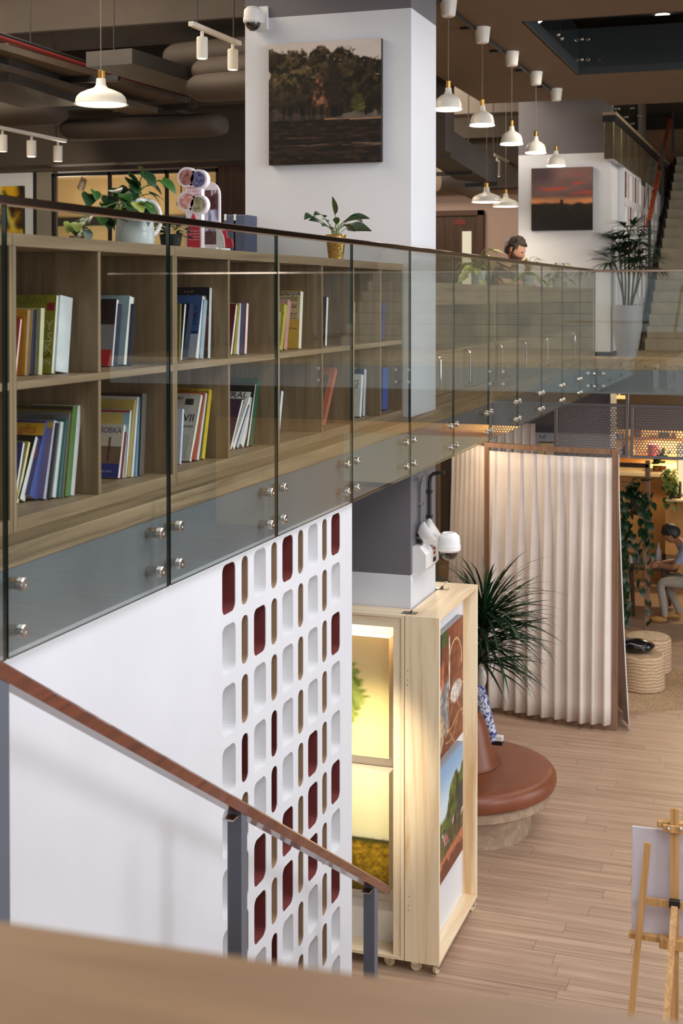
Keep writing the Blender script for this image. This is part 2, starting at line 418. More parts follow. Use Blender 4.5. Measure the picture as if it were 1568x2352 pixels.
# ------------------------------------------------------------------ columns
CX = -2.40
C1Y = onZ(947, 958, DECK).y; C1L = onY(563, 300, C1Y).x; C1Y2 = C1Y+.62
def column(name, x0, x1, y0, y1, ztop, low):
    b = MB(); b.box(x0, x1, y0, y1, DECK, ztop); b.box(x0, x1, y0, y1, ztop, 7.3, 1); b.box(x0, x1, y0, y1, low, DECK, 1); b.box(x0, x1, y0, y1, 0, low, 0)
    return struct(b.build(name, [WHITE, GREY]))
ZG1 = onY(943, 18, C1Y).z; ZG1L = onY(947, 1322, C1Y).z
c1 = column('column', C1L, CX, C1Y, C1Y2, ZG1, ZG1L)
C2Y = onZ(1402, 818, DECK).y; C2X = onZ(1402, 818, DECK).x; C2L = onY(1190, 500, C2Y).x; ZG2 = onY(1400, 350, C2Y).z
c2 = column('column', C2L, C2X, C2Y, C2Y+.6, ZG2, 2.5)
b = MB(); b.box(C2L-.006, C2X+.008, C2Y-.008, C2Y+.61, DECK, DECK+.055); struct(b.build('baseboard_far', BLACKM))

# ------------------------------------------------------------------ ceilings
SZ = 6.5
OY0, OY1, OX = onZ(1200, 50, SZ).y, onZ(1325, 172, SZ).y, onZ(1200, 50, SZ).x
SE = onZ(1120, 238, SZ).y
b = MB(); b.box(-3.5, OX, -4, SE, SZ, 6.95); b.box(OX, 7, -4, OY0, SZ, 6.95); b.box(OX, 7, OY1, SE+.6, SZ, 6.95)
struct(b.build('ceiling', SOFFIT))
b = MB(); b.box(-14, -3.5, -4, 26, 7.35, 7.5); b.box(-3.5, 7, SE+.6, 26, 7.35, 7.5)
struct(b.build('ceiling', DARKC))
struct(MB().box(-3.5, 7, 5, 20.4, 8.3, 8.4).build('ceiling', DARKC)); struct(MB().box(-3.5, -3.4, 5, 20.3, 6.95, 8.3).build('wall_upper', DARKC)); struct(MB().box(-3.4, 7, 20.3, 20.4, 7.5, 8.3).build('wall_upper', DARKC)); struct(MB().box(-3.4, 7, 5, 5.1, 6.95, 8.3).build('wall_upper', DARKC)); struct(MB().box(7, 7.1, 5, 20.3, 6.95, 8.3).build('wall_upper', DARKC))

# ------------------------------------------------------------------ outer walls
b = MB(); b.box(7, 7.2, 15, 26, 0, 9.7); b.box(7, 7.2, -4, 15, 9, 9.7)
for y in (-4, -1, 2, 5, 8, 11, 14): b.box(7, 7.1, y, y+.12, 0, 9)
for z in (1.2, 3.2, 6.4): b.box(7, 7.1, -4, 15, z, z+.12)
struct(b.build('wall_right', GREY))
TAUPE = plain('taupe_paint', (128, 112, 100), .7)
struct(MB().box(-14, 7, 26, 26.2, 0, 9.7).build('wall_back', TAUPE)); struct(MB().box(-9.2, -9, -4, 26, 0, 3.1).build('wall_left', TAUPE)); struct(MB().box(-14.2, -14, -4, 26, 3.2, 7.5).build('wall_left', TAUPE))
# upper floor: pinkish wall with a dark door, right of the near column
BY = 20.8
b = MB(); b.box(-9, -3.6, BY, BY+.1, DECK, 5.95); struct(b.build('wall_back', plain('pinkish_paint', (186, 160, 148), .7)))
b = MB(); b.box(-9, -2.3, BY-.3, BY+.2, 5.95, 7.4); struct(b.build('wall_back', DARKC))
dl, dr, dt = onY(985, 500, BY).x, onY(1112, 500, BY).x, onY(1060, 484, BY).z
d = struct(MB().box(dl-.9, dr, BY-.05, BY, DECK, dt).build('door_1', DARKW))
b = MB(); b.box(dr-.09, dr, BY-.08, BY-.05, DECK, dt); b.box(dl-.9, dr, BY-.08, BY-.05, dt-.08, dt); b.build('door_frame', plain('reddish_frame', (82, 48, 34), .5), d)
g0, g1 = onY(1061, 560, BY-.06), onY(1082, 531, BY-.06)
MB().box(g0.x, g1.x, BY-.06, BY-.05, DECK+.2, g1.z).build('vision_pane', glow('lit_frosted_pane', (255, 240, 205), .85), d)
s0 = onY(1044, 516, BY-.06)
MB().box(s0.x, s0.x+.17, BY-.06, BY-.05, s0.z, s0.z+.08).build('door_sign', plain('red_sign', (120, 34, 30), .5), d)

# left: end wall of the reading room with a glazed meeting room behind
LY = 14.5
lz = onY(200, 392, LY).z
def lx(px): return onY(px, 450, LY).x
b = MB(); b.box(-14, lx(78), LY, LY+.12, DECK, lz); b.box(-14, -5.4, LY-.1, LY+.3, lz, 7.4, 1); b.box(lx(78), lx(84), LY-.02, LY+.12, DECK, lz, 2); b.box(lx(84), lx(121), LY, LY+.12, DECK, lz, 3); b.box(lx(500), -5.4, LY, LY+.12, DECK, lz, 4)
struct(b.build('wall_back', [WHITE, DARKC, BLACKM, plain('grey_taupe_panel', (132, 122, 110), .6), DARKW]))
b = MB()
for px in (121, 250, 381, 498): b.box(lx(px)-.015, lx(px)+.015, LY, LY+.05, DECK, lz-.02)
b.box(lx(121), lx(500), LY, LY+.05, lz-.06, lz-.02)
wn = struct(b.build('window_1', BLACKM)); MB().box(lx(122), lx(499), LY+.02, LY+.03, DECK, lz-.05).build('pane', GLASSC, wn)
b = MB(); b.box(-13, -5.4, LY+3.6, LY+3.7, DECK, 6.3); b.box(-13, -5.4, LY+.3, LY+3.7, 6.05, 6.15, 1); b.box(-13, -12.9, LY+.1, LY+3.6, DECK, 6.1); b.box(-5.5, -5.4, LY+.15, LY+3.6, DECK, 6.1); b.box(-13, -5.4, LY+3.5, LY+3.6, 5.35, 5.47, 2)
struct(b.build('wall_back', [plain('ochre_paint', (186, 164, 120), .7), plain('beige_ceiling_paint', (226, 206, 170), .7), BLACKM]))
lamp('meeting_room_light', 'POINT', (-9.5, LY+1.8, 5.0), 120, (1, .86, .68), size=.3)

# ------------------------------------------------------------------ stairs down along the white wall
YST = 6.82
st = thing('staircase', 'oak staircase running down along the white wall beneath the brown handrail', 'stairs', (-1.7, YST, 0))
for k in range(20):
    y = YST-.29*k; z = .176*(k+1)
    MB().cbox(-2.29, -1.1, y-.31, y, z-.04, z, .004).build('tread', LEDGE, st)
    MB().box(-2.28, -1.12, y-.03, y-.012, z-.176, z-.04).build('riser', LEDGE, st)
RX = -2.0
t0 = onX(2, 1548, RX); t1 = onX(879, 2042, RX)
rl = thing('stair_railing', 'sloping reddish-brown timber handrail on three slate-grey square posts', 'handrail', (RX, 3.5, 0))
dd = (t1-t0).normalized(); p0 = t0-dd*2.4
b = MB(); n_ = V((0, dd.z, -dd.y))*-1
if n_.z < 0: n_ = -n_
poly = [(-.03, -.021), (.03, -.021), (.03, .015), (.022, .023), (-.022, .023), (-.03, .015)]
b.prism([p0+V((a, 0, 0))+n_*c for a, c in poly], t1-p0); b.build('handrail', RAILW, rl)
for px, wpx in ((-12, 0), (545, 0), (851, 0)):
    c = onX(px, 2000, RX); zt = t0.z+(c.y-t0.y)*dd.z/dd.y-.02
    zb = max(0, .176*math.ceil((YST-c.y)/.29))
    q = MB(); q.prism([(RX-.028, c.y-.028, zt+.012), (RX+.028, c.y-.028, zt+.012), (RX+.028, c.y+.028, zt-.02), (RX-.028, c.y+.028, zt-.02)], (0, 0, zb-zt+.01)); po = q.build('post', SLATE, rl)
    MB().box(RX-.022, RX+.022, c.y-.09, c.y+.03, zt-.0, zt+.006).build('bracket', STEEL, po)
# ledge right in front of the viewer
a, c = onZ(0, 2116, 3.75), onZ(1568, 2349, 3.75)
dx = (c-a).normalized(); nn = V((-dx.y, dx.x, 0)); a2, c2_ = a-dx*.6, c+dx*.6
lg = MB(); lg.prism([p-V((0, 0, .05)) for p in (a2-nn*.42, c2_-nn*.42, c2_, a2)], (0, 0, .05))
tag(lg.build('ledge', LEDGE), 'broad brown wooden ledge across the bottom of the picture, out of focus', 'ledge')
# ------------------------------------------------------------------ glass balustrade
JX = [11, 386.5, 634, 807, 940.5, 1040.5, 1121, 1187.5, 1242.5, 1290, 1330]
JY = [onX(x, 900, GX).y for x in JX]
JY = [JY[0]-(JY[1]-JY[0])]+JY+[15.68]
GB, GT = onX(634, 1233, GX).z, onX(634, 541, GX).z
SU, SD = onX(614, 1133, GX).z, onX(614, 1207, GX).z
def standoff(mb, y, z, x0=-2.33, x1=-2.262, along='x', at=0):
    T = Matrix.Translation((x0, y, z)) @ Matrix.Rotation(PI/2, 4, 'Y') if along == 'x' else Matrix.Translation((at, x0, z)) @ Matrix.Rotation(PI/2, 4, 'X')
    L = abs(x1-x0)
    mb.lathe([(.0185, 0), (.0185, L*.62), (.016, L*.63), (.016, L*.68), (.021, L*.69), (.021, L*.95), (.018, L), (.009, L), (.008, L*.97), (.0, L*.97)], 16, mi=0, T=T)
PLAB = ['glass balustrade panel cut off by the left edge of the picture',
        'large glass panel in front of the olive study guide and the slim jug plant', 'glass panel in front of the blue academic book and the round-cornered leaflet stand',
        'glass panel in front of the yellow guide book and the gold pot plant', 'glass panel in front of the dog book, just left of the near white column',
        'glass panel crossing the bright side of the near white column', 'glass panel just left of the seated man, before the first variegated plant',
        'glass panel directly in front of the seated man', 'glass panel just right of the seated man', 'fourth glass panel before the far corner of the balustrade',
        'third glass panel before the far corner of the balustrade', 'last narrow glass panel before the far corner of the balustrade', '']
def pane(name, x0, x1, y0, y1, z0, z1, thin):
    b = MB(); b.box(x0, x1, y0, y1, z0, z1)
    b.m = [0, 0, 1, 1, 1, 1] if thin == 'x' else [1, 1, 0, 0, 1, 1]
    return b.build(name, [GLASS, GLASSE])
for i in range(12):
    y0, y1 = JY[i]+.006, JY[i+1]-.006
    p = pane('glass_panel', GX-.006, GX+.006, y0, y1, GB, GT, 'x')
    tag(p, PLAB[i], 'glass panel', 'glass panels along the upper floor edge')
    for y in (y0+.075, y1-.075):
        for z in (SU, SD): b = MB(); standoff(b, y, z); b.build('standoff', STEEL, p)
CYG = 15.73
for i in range(3):
    x0 = GX+.01+1.15*i; p = pane('glass_panel', x0+.006, x0+1.144, CYG-.006, CYG+.006, GB, GT, 'y')
    tag(p, ['glass panel of the far cross balustrade, in front of the tall grey pot', 'second glass panel of the far cross balustrade, by the concrete stair', 'third glass panel of the far cross balustrade, beyond the picture edge'][i], 'glass panel', 'glass panels of the far cross balustrade')
    for x in (x0+.08, x0+1.07):
        for z in (SU, SD): b = MB(); standoff(b, 0, z, CYG+.04, CYG-.02, 'y', x); b.build('standoff', STEEL, p)
hr = MB(); hr.cbox(GX-.02, GX+.02, -3, CYG+.02, GT-.002, GT+.026, .003); hr.cbox(GX+.02, 4, CYG-.02, CYG+.02, GT-.002, GT+.026, .003)
tag(hr.build('balustrade_rail', BRONZE), 'dark polished bronze top rail running along the glass balustrade', 'handrail')

# ------------------------------------------------------------------ bookcases
SX = -2.45; SB = -2.87
def sy(px): return onX(px, 800, SX).y
zt1, zt0 = onX(231, 551, SX).z, onX(231, 578, SX).z
zm1, zm0 = onX(231, 856, SX).z, onX(231, 873, SX).z
zb1 = onX(29, 1193, SX).z
UNITS = [(sy(30)-1.24, sy(30)-.6, sy(30)), (sy(30), sy(231), sy(402)), (sy(402), sy(528), sy(639)), (sy(639), sy(742), sy(811)), (sy(811), sy(876), C1Y-.01)]
ULAB = ['oak bookcase unit cut off by the left edge of the picture', 'nearest full oak bookcase unit, under the white jug plant', 'oak bookcase unit under the white and red leaflet stand',
        'oak bookcase unit under the gold pot plant', 'last oak bookcase unit, pushed against the near white column']
for (a, m, c), lab in zip(UNITS, ULAB):
    u = thing('bookcase', lab, 'bookcase', (SX, (a+c)/2, DECK), 'oak bookcases behind the glass')
    a += .001; c -= .001
    MB().cbox(SB, SX, a, c, zt0, zt1, .002).build('shelf_board', SHELFH, u)
    MB().cbox(SB, SX, a+.02, c-.02, zm0, zm1, .002).build('shelf_board', SHELFH, u)
    MB().cbox(SB, SX, a+.02, c-.02, DECK, zb1, .002).build('shelf_board', SHELFH, u)
    for y0, y1 in ((a, a+.02), (c-.02, c)): MB().cbox(SB, SX, y0, y1, DECK, zt0, .0015).build('side_panel', SHELF, u)
    for z0, z1 in ((zb1, zm0), (zm1, zt0)): MB().cbox(SB, SX-.004, m-.01, m+.01, z0, z1, .0015).build('divider', SHELF, u)
    MB().box(SB-.012, SB, a, c, DECK, zt0).build('back_panel', SHELF, u)

# ------------------------------------------------------------------ books, each one a thing
_mc = {}
def cmat(c, rough=.45):
    k = tuple(c)
    if k not in _mc: _mc[k] = plain('cover_%d_%d_%d' % k, c, rough, vary=.05, scale=20)
    return _mc[k]
def book(row, xb0, xb1, ytop, xt0, cover, edge, label, art=(), words=(), dep=.19, xf=None, grp=None):
    px = xb0
    if xf is None:      # the books of a bay stand in a row that comes forward to the right
        bl, bw = [(l, r-l) for l, r in ((30, 231), (231, 402), (402, 528), (528, 639), (639, 742), (742, 811), (811, 876), (876, 938)) if l <= px][-1]
        xf = -2.62+.09*min(1, (px-bl)/bw/.6) if px < 402 else (-2.565+.035*min(1, (px-bl)/bw/.6) if px < 638 else -2.53)
    Z = zm1 if row else zb1
    y0, y1 = onX(xb0, 900, xf).y, onX(xb1, 900, xf).y; yt = onX(xt0, ytop, xf)
    H = yt.z-Z; a = math.atan2(yt.y-y0, H); L = H/math.cos(a); t = max(.004, (y1-y0)*math.cos(a))
    T = Matrix.Translation((xf, y0, Z+.0005+max(0, t*math.sin(a)))) @ Matrix.Rotation(-a, 4, 'X')
    c = cmat(cover); fore = edge == 'p'
    k = min(.0016, t*.2)
    b = MB(); b.box(-dep, 0, 0, k, 0, L); b.box(-dep, 0, t-k, t, 0, L)
    if fore: b.box(-dep, -dep+k, k, t-k, 0, L)
    else: b.box(-k, 0, k, t-k, 0, L, 1)
    o = b.build('book', [c, c if fore else cmat(edge)]); o.matrix_basis = T
    tag(o, label, 'book', grp or ('books on the upper shelf' if row else 'books on the bottom shelf'))
    g = MB(); g.box(-dep+k, (-.0015 if fore else -k), k, t-k, .002, L-.002); g.build('pages', PAPER, o, world=False)
    for (u0, u1, v0, v1, col) in art:      # printed fields on the front cover, u measured from the visible front edge, v from the foot
        q = MB(); q.box(-u1, -u0, -.0005, -.0001, v0*L, v1*L); q.build('cover_print', cmat(col), o, world=False)
    for wd in words:
        s, u, v, size, col = wd[:5]
        if len(wd) > 5 and wd[5] == 'spine': text(s, size, cmat(col), o, (.0003, t*.25, v*L), (0, 0, 1), (0, -1, 0) if False else (0, -1, 0), off=V())
        else: text(s, size, cmat(col), o, (-u, -.0006, v*L), (1, 0, 0), (0, 0, 1), off=V(), align='RIGHT')
    return o
W_ = (236, 234, 226); NV = (34, 38, 66); 
# upper shelf, first bay
book(1, 34, 39, 733, 47, (196, 70, 66), 'p', 'thin red and white booklet leaning in front of the orange book, upper shelf')
book(1, 57, 65, 713, 64, (222, 156, 40), (150, 140, 120), 'orange paperback in the first upper bay, left of the navy spine', words=(('g o', .02, .86, .02, (200, 60, 40)),))
book(1, 66, 84, 714, 75, (216, 160, 50), NV, 'navy-spined book beside the orange paperback', art=())
book(1, 88, 97, 709, 94, (186, 186, 140), (214, 206, 170), 'slim cream hardback just left of the olive study guide')
book(1, 118, 127, 680, 130, (150, 146, 40), 'p', 'tall olive study guide with large lettering', art=((.006, .036, .80, .90, (150, 40, 50)),),
     words=(('PALGRAVE', .028, .885, .042, (118, 112, 30)), ('STUDY', .006, .55, .05, (206, 202, 160)), ('SKILLS', .006, .40, .05, (206, 202, 160)), ('BOOK', .006, .275, .045, (206, 202, 160)), ('STELLA', .006, .2, .03, (40, 38, 30)), ('COTTRELL ON', .006, .11, .03, (206, 202, 160))), dep=.2)
book(1, 128, 157, 685, 139, (214, 222, 224), (222, 228, 230), 'thick pale-blue white book right of the olive study guide')
# upper shelf, second bay
book(1, 248, 254, 775, 262, (180, 40, 44), (190, 44, 46), 'short red booklet at the front of the second upper bay')
book(1, 256, 262, 689, 268, (146, 144, 148), 'p', 'grey paperback with dark photo and red letter t on cover', art=((0, .12, .62, 1, (52, 44, 46)), (.035, .07, .66, .98, (120, 88, 66))), words=(('t', .05, .05, .06, (180, 40, 40)),))
book(1, 264, 270, 700, 275, (60, 66, 100), NV, 'thin navy book left of the pale-blue hardback')
book(1, 284, 295, 683, 298, (176, 200, 208), 'p', 'pale-blue book with broad white edge in the second upper bay', art=((.03, .1, .12, .3, (214, 196, 150)),), words=(('S', .025, .13, .03, (180, 60, 60)),))
book(1, 297, 303, 700, 307, (32, 36, 56), (26, 30, 46), 'dark navy book at the right end of the second upper bay')
# upper shelf, third bay
book(1, 411, 414, 698, 414, (120, 110, 60), (128, 116, 66), 'thin olive booklet at the left of the third upper bay')
book(1, 414.5, 419, 699, 424, (40, 42, 50), 'p', 'thin dark paperback with white edge beside the olive booklet')
book(1, 420, 431, 704, 436, (30, 40, 70), (30, 38, 64), 'navy spine left of the blue academic book')
book(1, 449, 457, 683, 465, (68, 94, 148), 'p', 'blue academic book with dark lettering', art=((0, .15, 0, .38, (176, 184, 196)), (0, .15, .38, .42, (30, 50, 90))),
     words=(('Academic', .015, .78, .032, (30, 34, 50)), ('Writing', .015, .66, .036, (30, 34, 50)), ('in the', .015, .58, .018, (36, 40, 60)), ('Society', .015, .53, .016, (36, 40, 60))))
book(1, 459, 467, 690, 469, (150, 170, 190), (176, 192, 204), 'pale grey-blue book behind the blue academic book')
book(1, 477, 484, 661, 481, (34, 38, 48), 'p', 'tall dark art book titled Impressionism', art=((.0, .04, .1, .6, (112, 76, 66)), (.05, .12, .2, .7, (52, 46, 60))), words=(('Impressionism', .012, .83, .036, (222, 200, 150)), ('art of', .08, .92, .02, (190, 160, 110))), dep=.21)
# upper shelf, fourth bay
book(1, 529, 534, 701, 542, (112, 34, 44), 'p', 'maroon book with thick white edge, leaning in the fourth upper bay', dep=.14)
book(1, 536, 541, 700, 548, (160, 140, 44), (176, 152, 50), 'thin mustard booklet beside the maroon book')
book(1, 542, 549, 700, 552, (214, 214, 206), (228, 226, 220), 'white book between the mustard booklet and the slate-blue spine')
book(1, 551, 560, 698, 556, (66, 72, 100), (58, 64, 92), 'slate-blue spine near the right end of the fourth upper bay')
book(1, 561, 567, 697, 566, (190, 60, 66), 'p', 'thin red and white book at the end of the fourth upper bay')
# fifth bay
book(1, 638, 641, 717, 641, (206, 190, 150), (222, 208, 176), 'thin cream booklet at the left of the fifth upper bay', dep=.12)
book(1, 641.5, 649, 703, 653, (190, 176, 70), (196, 182, 76), 'yellow-green spine covered in lettering, fifth upper bay', words=(('GRAMMAR IN USE', 0, .08, .022, (70, 74, 30), 'spine'),), dep=.12)
book(1, 651, 659, 692, 661, (196, 150, 140), (200, 150, 140), 'pinkish book with red lower half beside the yellow-green spine', art=((0, .12, 0, .4, (206, 90, 80)),), dep=.12)
book(1, 685, 692, 670, 690, (226, 178, 70), 'p', 'tall yellow guide book with grey title band', art=((0, .19, .92, .985, (140, 122, 104)), (0, .19, .5, .92, (222, 200, 150)), (.02, .05, .70, .77, (206, 96, 60))),
     words=(('Workbook 4th Edition', .012, .935, .022, (226, 216, 196)), ('A Guide', .012, .82, .05, (112, 88, 66)), ('to Study', .055, .71, .046, (112, 88, 66)), ('5.0', .025, .72, .02, (240, 226, 200)), ('An essential', .012, .59, .015, (90, 70, 50)), ('handbook for', .012, .55, .015, (90, 70, 50)), ('learners', .012, .51, .015, (90, 70, 50)), ('Catherine Dean', .012, .33, .016, (90, 70, 50))))
book(1, 746, 751, 683, 750, (46, 34, 34), 'p', 'single dark book with white edge under the gold pot plant', dep=.16)
book(1, 811, 813.5, 695, 813, (200, 180, 140), (214, 198, 160), 'thin cream booklet alone in the seventh upper bay', dep=.12)
book(1, 877, 882, 695, 880, (60, 66, 140), (56, 60, 130), 'narrow blue book in the last upper bay beside the column', dep=.14)
# bottom shelf, first bay: everything leans to the right
book(0, 30, 36, 1018, 53, (66, 70, 140), 'p', 'blue and white magazine at the far left of the bottom shelf', dep=.16)
book(0, 37, 42, 1017, 66, (214, 196, 66), 'p', 'yellow paperback leaning between the blue magazine and the black spine', dep=.16)
book(0, 44, 60, 1012, 82, (28, 28, 32), 'p', 'thick black paperback with white lettering and fat white edge, leaning', words=(('ROH', .02, .5, .04, (226, 226, 220)),), dep=.17)
book(0, 66, 90, 984, 106, (62, 60, 120), (70, 84, 150), 'purple and yellow magazine bundle leaning behind the black paperback', art=((.0, .14, .8, .97, (228, 182, 50)), (.01, .05, .5, .62, (150, 60, 70)), (.02, .1, .25, .4, (90, 90, 100))), words=(('gifts', .03, .83, .045, (220, 80, 50)),), dep=.2)
book(0, 98, 108, 970, 124, (146, 130, 168), (190, 190, 206), 'lilac magazine with white edge on the bottom shelf', art=((0, .2, .9, .97, (226, 180, 60)),), dep=.2)
book(0, 110, 118, 975, 132, (44, 44, 52), (40, 40, 48), 'dark thin spine right of the lilac magazine')
book(0, 119, 132, 974, 140, (206, 214, 214), (216, 222, 220), 'broad pale book left of the teal spines, bottom shelf')
book(0, 133.5, 140, 965, 153, (60, 110, 112), (80, 124, 120), 'thin teal booklet in the first bottom bay')
book(0, 141, 147, 950, 159, (120, 120, 120), (96, 106, 88), 'grey and orange magazine just left of the green spine', art=((.02, .2, .84, .97, (110, 112, 120)), (.06, .11, .83, .97, (214, 140, 50))), dep=.24)
book(0, 149, 160, 936, 168, (128, 118, 46), (86, 130, 70), 'green-spined olive book near the right of the first bottom bay', art=((0, .25, .95, .99, (60, 48, 40)),), dep=.25)
book(0, 161, 170, 934, 179, (206, 208, 206), (220, 222, 222), 'white spine at the right end of the first bottom bay')
# bottom shelf, second bay
book(0, 270, 277, 978, 285, (214, 206, 190), 'p', 'cream book with blue lettering and an old harbour photo', art=((0, .16, .0, .26, (40, 56, 140)), (0, .16, .26, .58, (128, 100, 82)), (.05, .06, .3, .75, (120, 92, 76))), words=(('Азовка'.upper(), .006, .83, .03, (48, 60, 150)), ('из истории', .03, .1, .012, (190, 196, 220))), dep=.16)
book(0, 280, 286, 995, 291, (150, 60, 66), (206, 190, 186), 'small magazine with red specks right of the harbour book')
book(0, 287, 291, 943, 299, (160, 196, 214), 'p', 'light-blue booklet with red strip behind the harbour book', art=((0, .2, .96, .99, (180, 50, 50)), (.03, .2, .7, .95, (220, 196, 110))))
book(0, 292, 300, 922, 309, (206, 178, 96), (176, 152, 80), 'tan-gold book in the second bottom bay')
book(0, 301, 308, 914, 316, (220, 214, 200), (232, 230, 222), 'white stack of leaflets right of the tan-gold book')
book(0, 310, 317, 909, 323, (110, 150, 180), (120, 160, 190), 'sky-blue spine near the end of the second bottom bay')
book(0, 319, 330, 906, 327, (52, 46, 46), (96, 90, 84), 'dark mottled magazine at the end of the second bottom bay')
# third bay
book(0, 412, 416, 941, 419, (196, 204, 220), (214, 220, 232), 'narrow white booklet in front of the history book')
book(0, 435, 440, 909, 462, (196, 190, 180), 'p', 'pale grey history book about Henry VII with a rose window', art=((.02, .14, .03, .38, (176, 168, 160)), (.03, .07, .83, .92, (60, 54, 54))), words=(('HISTORY', .08, .90, .022, (60, 54, 54)), ('Henry VII', .012, .58, .05, (34, 30, 34)), ('by Imperato', .012, .49, .022, (50, 46, 50))), dep=.16)
book(0, 441, 450, 908, 471, (190, 100, 54), (168, 72, 44), 'rust-red book behind the grey history book')
book(0, 452, 457, 906, 474, (226, 222, 214), (232, 230, 226), 'white booklet between the rust-red and the yellow books')
book(0, 458, 462, 902, 478, (60, 50, 40), (120, 104, 50), 'thin dark and yellow booklet in the third bottom bay')
book(0, 463, 470, 898, 481, (220, 186, 40), (226, 200, 60), 'bright yellow cook book at the end of the third bottom bay', words=(('The Cookbook of', .06, .95, .024, (120, 50, 30)),), dep=.2)
# fourth bay
book(0, 528, 533, 922, 556, (70, 44, 66), 'p', 'plum and white paperback leaning at the left of the fourth bottom bay', art=((.05, .12, .2, .75, (206, 200, 196)),), dep=.13)
book(0, 534, 541, 905, 578, (226, 224, 218), 'p', 'white book titled Natural leaning in the fourth bottom bay', words=(('NATURAL', .012, .86, .05, (34, 34, 38)), ('LAWS', .016, .74, .05, (34, 34, 38))), art=((.07, .09, .25, .7, (60, 56, 54)),), dep=.16)
book(0, 543, 550, 899, 585, (60, 64, 110), (200, 202, 214), 'navy and white striped book leaning against the green folder')
book(0, 552, 562, 897, 586, (228, 226, 222), (234, 232, 228), 'white spine just left of the green folder')
book(0, 566, 571, 884, 587, (44, 34, 34), 'p', 'black paperback showing above the white Natural book')
book(0, 573, 580, 874, 592, (36, 84, 62), (44, 92, 68), 'tall dark green folder in the fourth bottom bay', dep=.2)
book(0, 636, 642, 900, 646, (70, 90, 150), 'p', 'small blue magazine in the fifth bottom bay', art=((0, .1, .5, .8, (30, 34, 44)),), dep=.12)
book(0, 742, 748, 852, 771, (196, 116, 88), (190, 110, 84), 'salmon book with a framed photo, leaning alone under the gold pot plant', art=((.03, .12, .12, .86, (120, 108, 92)), (.04, .11, .2, .6, (52, 54, 56))), dep=.15)
book(0, 814, 816.5, 845, 815, (222, 184, 50), 'p', 'yellow book standing behind the white dog book', words=(('YOUR', .012, .93, .04, (40, 36, 30)),), dep=.12, xf=-2.60)
book(0, 825, 830, 862, 830, (222, 220, 216), 'p', 'white dog book with a black paw motif', words=(('DOG', .012, .72, .05, (96, 88, 92)),), art=((.035, .06, .66, .70, (44, 44, 40)), (.02, .03, .66, .71, (130, 150, 60)), (.06, .11, .34, .56, (36, 34, 34))), dep=.14)
book(0, 832, 838, 850, 836, (60, 66, 110), (206, 206, 214), 'navy and white booklet right of the white dog book')
book(0, 877, 890, 848, 880, (60, 82, 150), (66, 90, 164), 'blue book alone at the end of the bottom shelf by the column', dep=.15)
# ------------------------------------------------------------------ leaves
G1 = plain('leaf_green', (52, 96, 40), .35, vary=.25, scale=9); G2 = plain('leaf_dark_green', (30, 62, 34), .35, vary=.25, scale=9)
G3 = plain('leaf_yellow_green', (150, 160, 78), .4, vary=.3, scale=14); G4 = plain('leaf_palm_green', (34, 60, 36), .4, vary=.3, scale=5)
STEM = plain('stem_green', (84, 110, 52), .5); BARK = plain('bark', (60, 46, 36), .7, vary=.2, scale=30)
SOIL = plain('soil', (50, 38, 30), .9)
def leaf(L, Wd, kind='heart', fold=.12, droop=.25, mat=None, n=6):
    """one leaf blade lying along +X from its stalk at the origin"""
    g = []
    for i in range(n+1):
        t = i/n
        if kind == 'heart': wd = Wd*.5*(math.sin(PI*min(1, (t*.92+.08)**.62)))**.8
        else: wd = Wd*.5*math.sin(PI*(t*.97+.015)**.8)
        x = L*t; z = -droop*L*t*t
        if kind == 'heart' and i == 0: wd = Wd*.34
        g.append([V((x-(.12*L if kind == 'heart' and i == 0 else 0), -wd, z+fold*wd)), V((x, 0, z)), V((x-(.12*L if kind == 'heart' and i == 0 else 0), wd, z+fold*wd))])
    return MB().sheet(g).mesh('leaf', mat)
def aim(p, d, roll=0, s=1):
    """matrix that puts a leaf at p pointing along d, its face turned up"""
    x = V(d).normalized(); y = V((0, 0, 1)).cross(x)
    if y.length < .05: y = V((0, 1, 0))
    y.normalize(); z = x.cross(y)
    M = Matrix((x, y, z)).transposed().to_4x4()
    return Matrix.Translation(p) @ M @ Matrix.Rotation(roll, 4, 'X') @ Matrix.Scale(s, 4)
def bez(p0, p1, p2, n=6):
    return [V(p0)*(1-t)**2+V(p1)*2*t*(1-t)+V(p2)*t*t for t in [i/n for i in range(n+1)]]
HEART = [leaf(.1, .085, 'heart', .15, .3, G1), leaf(.1, .085, 'heart', .15, .3, G2), leaf(.1, .085, 'heart', .15, .3, G3)]
LANCE = [leaf(.17, .05, 'lance', .25, .25, G2), leaf(.13, .04, 'lance', .25, .2, G1), leaf(.12, .04, 'lance', .25, .5, G3)]

# ------------------------------------------------------------------ things on top of the bookcases
c = onX(310, 552, -2.6)
jug = thing('jug_planter', 'white enamel jug with curved handle holding a leafy green pothos, on the bookcase', 'potted plant', (c.x, c.y, zt1))
c = V((c.x, c.y, zt1))
b = MB(); b.lathe([(.0, .0), (.075, 0), (.082, .02), (.075, .10), (.055, .165), (.058, .19), (.052, .188), (.05, .16), (.0, .15)], 28, c, cap=False); b.build('jug', plain('white_enamel', (206, 214, 214), .25, coat=.3), jug)
hd = bez(c+V((.03, .05, .175)), c+V((.10, .20, .22)), c+V((.055, .125, .05)), 10)
MB().tube([c+V((.02, .05, .18))]+[c+V((.03+.02*math.sin(t), .06+.075*math.sin(t), .115+.075*math.cos(t))) for t in [PI*i/10 for i in range(11)]]+[c+V((.02, .06, .04))], .0085, 8).build('handle', plain('white_enamel_handle', (224, 226, 224), .25), jug)
MB().lathe([(0, .15), (.05, .152), (0, .156)], 14, c, cap=False).build('soil', SOIL, jug)
rg = random.Random(5)
